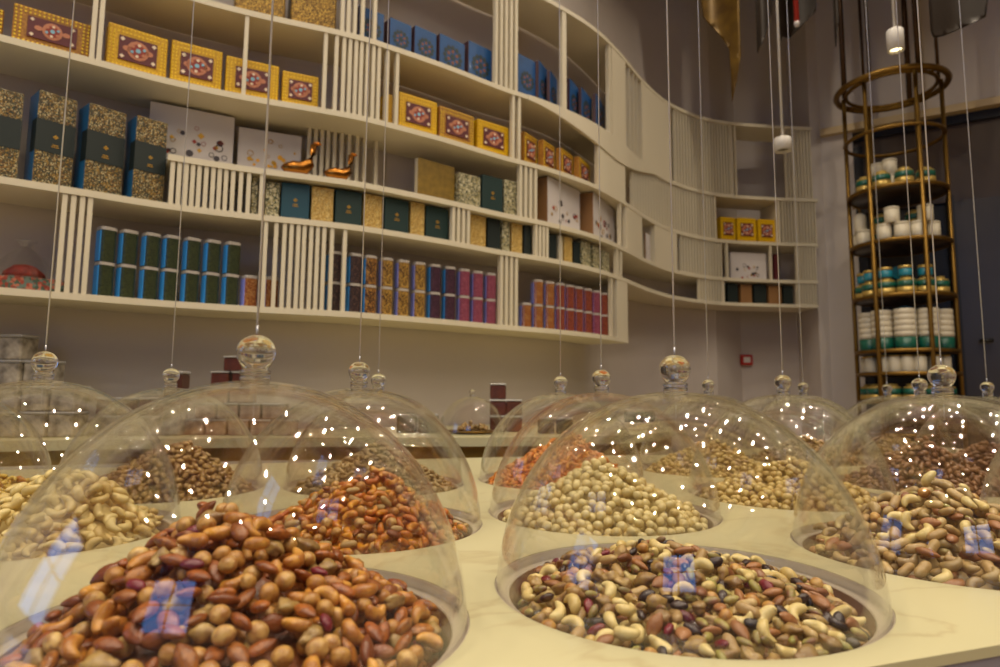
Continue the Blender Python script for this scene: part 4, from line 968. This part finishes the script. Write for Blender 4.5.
def tower_item(kind, lvl, g, rad, lab, z_up=0.0, grp=None):
    g = g - R(33); x, y = TX + rad * math.cos(g), TY + rad * math.sin(g); z = TL[lvl] + .009 + z_up
    if kind == 'candle':
        e = empty('white_canister', (x, y, z)); q = MB(); q.lathe([(0, 0), (.038, 0), (.041, .004), (.041, .082), (0, .082)], IVORY, 20); q.build('body', e); q = MB(); q.lathe([(0, .082), (.042, .082), (.042, .094), (.038, .097), (0, .097)], IVORY, 20); q.build('lid', e)
    elif kind == 'green':
        e = empty('green_tin', (x, y, z)); q = MB(); q.lathe([(0, 0), (.05, 0), (.052, .004), (.052, .034), (.0, .034)], GOLDL, 20); q.build('lower_band', e)
        q = MB(); q.lathe([(0, .034), (.052, .034), (.052, .07), (.0, .07)], GREENJ, 20); q.build('body', e); q = MB(); q.lathe([(0, .07), (.05, .07), (.046, .082), (.03, .086), (.03, .098), (0, .1)], GOLDL, 20); q.build('lid', e)
    elif kind == 'teal':
        e = empty('teal_tin', (x, y, z)); q = MB(); q.lathe([(0, 0), (.036, 0), (.038, .004), (.038, .045), (0, .045)], TEALJ, 20); q.build('body', e)
        q = MB(); q.lathe([(0, .045), (.039, .045), (.039, .062), (.0, .066)], GOLDL, 20); q.build('lid', e)
    elif kind == 'stackbox':
        e = empty('tall_round_box', (x, y, z)); q = MB(); q.lathe([(0, 0), (.056, 0), (.058, .003), (.058, .07), (0, .07)], GREENJ, 22); q.build('green_base', e)
        q = MB(); pr = [(0, .07)]
        for k in range(5): pr += [(.059, .071 + k * .034), (.059, .099 + k * .034), (.056, .102 + k * .034)]
        q.lathe(pr + [(0, .243)], IVORY, 22); q.build('ribbed_tube', e)
    elif kind == 'jar':
        e = empty('white_jar', (x, y, z)); q = MB(); q.lathe([(0, 0), (.034, 0), (.036, .004), (.036, .085), (.03, .09), (0, .09)], IVORY, 18); q.build('body', e); q = MB(); q.lathe([(0, .09), (.032, .09), (.032, .10), (0, .101)], GOLDL, 18); q.build('lid', e)
    elif kind == 'bottle':
        e = empty('dispenser_bottle', (x, y, z)); q = MB(); q.lathe([(0, 0), (.034, 0), (.036, .004), (.036, .10), (.02, .118), (.012, .122), (0, .122)], IVORY, 18); q.build('body', e)
        q = MB(); q.tube([(0, 0, .122), (0, 0, .15), (-.03, -.005, .16), (-.05, -.015, .15)], .006, BRASS, 8); q.build('pump', e)
    elif kind == 'oval':
        e = empty('oval_tin', (x, y, z), 0); q = MB(); n = 24
        q.add([(.066 * math.cos(2 * math.pi * k / n), yy, .045 + .045 * math.sin(2 * math.pi * k / n)) for yy in (-.02, .02) for k in range(n)], [tuple(range(n)), tuple(reversed(range(n, 2 * n)))] + [(k, (k + 1) % n, n + (k + 1) % n, n + k) for k in range(n)], TEALJ); q.build('body', e)
        q = MB(); flat_disc(q, 0, .045, .014, GOLDL, 6, -.022); q.build('gold_emblem', e)
    tag(e, lab, {'candle': 'canister', 'green': 'tin', 'teal': 'tin', 'stackbox': 'box', 'jar': 'jar', 'bottle': 'bottle', 'oval': 'tin'}[kind], grp or 'goods on the brass tower'); return e
LN = ['top', 'second', 'third', 'fourth', 'fifth']
def ring_of(kind, lvl, rad, degs, what, z_up=0.0):
    for k, dg in enumerate(degs):
        tower_item(kind, lvl, R(dg), rad, '%s on the %s tower shelf, %s from the left' % (what, LN[lvl], ORD[k + 1]), z_up)
ring_of('green', 0, .21, [218, 250, 283, 318], 'emerald and gold tin'); ring_of('candle', 0, .11, [210, 256, 302], 'white canister set back'); ring_of('candle', 0, .11, [210, 256], 'raised white canister', .098)
ring_of('candle', 1, .215, [184, 209, 250, 275, 299, 324], 'white canister'); ring_of('candle', 1, .215, [262.5, 311.5], 'white canister on two others', .098)
tower_item('bottle', 1, R(196.5), .215, 'white pump bottle standing on two canisters on the second tower shelf', .098)
ring_of('green', 1, .10, [90, 210, 330], 'emerald and gold tin set back', 0); ring_of('green', 1, .10, [210, 330], 'emerald and gold tin stacked set back', .101)
ring_of('green', 2, .21, [190, 219, 248, 277, 306, 335], 'emerald and gold tin'); ring_of('teal', 2, .21, [190, 219, 248, 277, 306], 'teal tin on an emerald one', .101)
q_ = tower_item('oval', 2, R(262), .06, 'upper teal oval tin with gold emblem inside the tower', .085 + .05); q_.location[2] = TL[2] + .009 + .10
pd = MB(); pd.lathe([(0, 0), (.04, 0), (.04, .1 - .001), (0, .1 - .001)], GREENJ, 16); o = pd.build('green_pedestal', None, (TX + .06 * math.cos(R(262)), TY + .06 * math.sin(R(262)), TL[2] + .009)); tag(o, 'dark green pedestal under the upper teal oval tin', 'pedestal')
ring_of('stackbox', 3, .20, [200, 236, 272, 308, 344], 'ribbed white tube box with green base')
pd = MB(); pd.lathe([(0, 0), (.04, 0), (.04, .19), (0, .19)], GREENJ, 16); o = pd.build('green_pedestal', None, (TX, TY, TL[3] + .009)); tag(o, 'tall dark green pedestal under the lower teal oval tin', 'pedestal')
q_ = tower_item('oval', 3, R(0), .0, 'lower teal oval tin with gold emblem inside the tower', .0); q_.location[2] = TL[3] + .009 + .191
ring_of('jar', 4, .215, [192, 212, 238, 255, 272, 289, 312, 332], 'small white jar')
TL5 = 5; LN += ['sixth', 'seventh']
ring_of('green', 5, .21, [190, 219, 248, 277, 306, 335], 'emerald and gold tin')

# ------------------------------------------------------------------ red sign, pendants, gilded petals, ceiling fittings
s_ = aty(746, 360, 4.985); e = empty('fire_call_point', (s_[0], 4.9985, s_[2])); tag(e, 'small red box with white panel fixed on the wall beneath the far shelves', 'alarm box')
q = MB(); q.box(-.045, .045, -.035, 0, -.04, .04, RED, .004); q.build('body', e); q = MB(); q.box(-.026, .026, -.037, -.0352, -.02, .022, P('white_plastic', 'D8D0CC', .4)); q.build('front_panel', e)
def pendant(px, ytop, ybot, Y, rpx, lab, lit):
    a = aty(px, ytop, Y); b = aty(px, ybot, Y); r = rpx / F * Y * .95; e = empty('pendant_spotlight', (b[0], Y, b[2])); h = a[2] - b[2]; tag(e, lab, 'pendant light', 'white pendant spotlights')
    q = MB(); q.lathe([(0, h * .45), (r * .8, h * .45), (r * .8, 0), (r, 0), (r, h), (r * .9, h + .004), (0, h + .004)], P('white_fitting', 'D2CCC4', .4), 28); q.build('housing', e)
    q = MB(); q.lathe([(0, .012), (r * .78, .012), (r * .78, .016), (0, .016)], emis('lit_lens', 'FFE9B0', 6 if lit else .0) if lit else P('dark_lens', '2A2420', .2), 20); q.build('lens', e)
    q = MB(); q.tube([(0, 0, h), (0, 0, CEIL - b[2])], .006, P('white_fitting', 'D2CCC4', .4), 8); q.build('suspension_rod', e)
pendant(783, 139, 151, 3.1, 9, 'white cylinder spotlight hanging unlit over the far domes', False)
pendant(896, 31, 51, 2.7, 8.5, 'white cylinder spotlight glowing in front of the brass crown ring', True)
PETAL = P('gilded_leaf', '7E6020', .45, metal=.3, noise=.25, scale=10, col2='5E4418')
def hanging_panel(pts, Y, bow, mat, lab, name='gilded_petal'):
    """a curved sheet hanging from the ceiling, cut to the given outline"""
    P3 = [aty(x, y, Y) for x, y in pts]; P2 = []
    for (x, y), p in zip(pts, P3): P2.append((p[0], CEIL - .002 if y <= 0 else min(p[2], CEIL - .002)))
    x0 = min(p[0] for p in P2); x1 = max(p[0] for p in P2); n = len(P2)
    vv = [Vector(p) for p in P2]; zmin = min(p[1] for p in P2)
    for i_ in range(1, 24):
        for j_ in range(0, 40): vv.append(Vector((x0 + (x1 - x0) * i_ / 24, zmin + (CEIL - zmin) * (j_ + .5) / 40)))
    res = delaunay_2d_cdt(vv, [(i, (i + 1) % n) for i in range(n)], [], 1, 1e-5); V = [tuple(v) for v in res[0]]; T = [tuple(f) for f in res[2]]; k = len(V); es = {}
    for t in T:
        for a, b in zip(t, t[1:] + t[:1]): es[(a, b)] = 1
    eb = [(a, b) for a, b in es if (b, a) not in es]
    def yy(x): u = (x - x0) / (x1 - x0); return Y + bow * math.sin(math.pi * u)
    q = MB(); c = ((x0 + x1) / 2, Y, zmin)
    q.add([(x - c[0], yy(x) - Y, z - zmin) for x, z in V] + [(x - c[0], yy(x) - Y + .012, z - zmin) for x, z in V], [t for t in T] + [tuple(i + k for i in reversed(t)) for t in T] + [(a, b, b + k, a + k) for a, b in eb], mat, True)
    e = q.build(name, None, c); tag(e, lab, 'hanging ornament', 'gilded petals hanging from the ceiling')
PETD = P('dark_gilded_leaf', '2C2014', .55, metal=.2)
hanging_panel([(694, 0), (707, 8), (718, 18), (727, 31), (732.5, 44), (734, 70), (735.2, 98), (738, 82), (741, 55), (740, 25), (739, 0)], 3.9, .10, PETAL, 'ribbed gold petal with a long thin tip beside the wall corner')
hanging_panel([(756, 0), (757, 25), (758.5, 52), (764, 42), (770, 28), (773, 12), (774, 0)], 3.75, .06, PETD, 'short dark pointed petal between the steel cables')
hanging_panel([(777, 0), (780, 20), (783, 38), (787, 30), (797, 29), (808, 18), (820, 6), (828, 0)], 3.95, .12, PETD, 'wide dark petal with a curved edge behind the suspension rod')
hanging_panel([(833, 0), (835, 22), (837, 46), (839, 22), (839, 0)], 3.8, .01, PETD, 'narrow dark petal hanging near the top edge')
hanging_panel([(930, 0), (932, 30), (938, 34), (960, 23), (982, 12), (1002, 4), (1030, 0)], 3.3, .15, PETD, 'broad dark brown petal over the shop front at the top edge')
a = aty(797, 27, 3.6); e = empty('red_lantern_rod', (a[0], 3.6, a[2])); tag(e, 'thin red hanging rod with white tip beside the wide dark petal', 'hanging rod')
q = MB(); q.tube([(0, 0, .0305), (0, 0, CEIL - a[2])], .014, RED, 10); q.build('rod', e); q = MB(); q.lathe([(0, 0), (.012, .004), (.016, .02), (.015, .03), (0, .03)], P('white_plastic', 'D8D0CC', .4), 12); q.build('white_tip', e)
for k, (x, y) in enumerate(SPOTS):
    if y > 1.9 + 0.55 * (x + 1.5) + 0.1: continue
    e = empty('ceiling_spotlight', (x, y, CEIL)); q = MB(); q.lathe([(.055, 0), (.055, -.11), (.048, -.11), (.046, -.03), (0, -.03), (0, 0)], P('white_fitting', 'D2CCC4', .4), 20); q.build('housing', e)
    tag(e, 'round white ceiling spotlight seen only as glints in the domes', 'spotlight', 'ceiling spotlights above the island')
# templates that never got a place of their own
for me in list(bpy.data.meshes):
    if me.users == 0: bpy.data.meshes.remove(me)
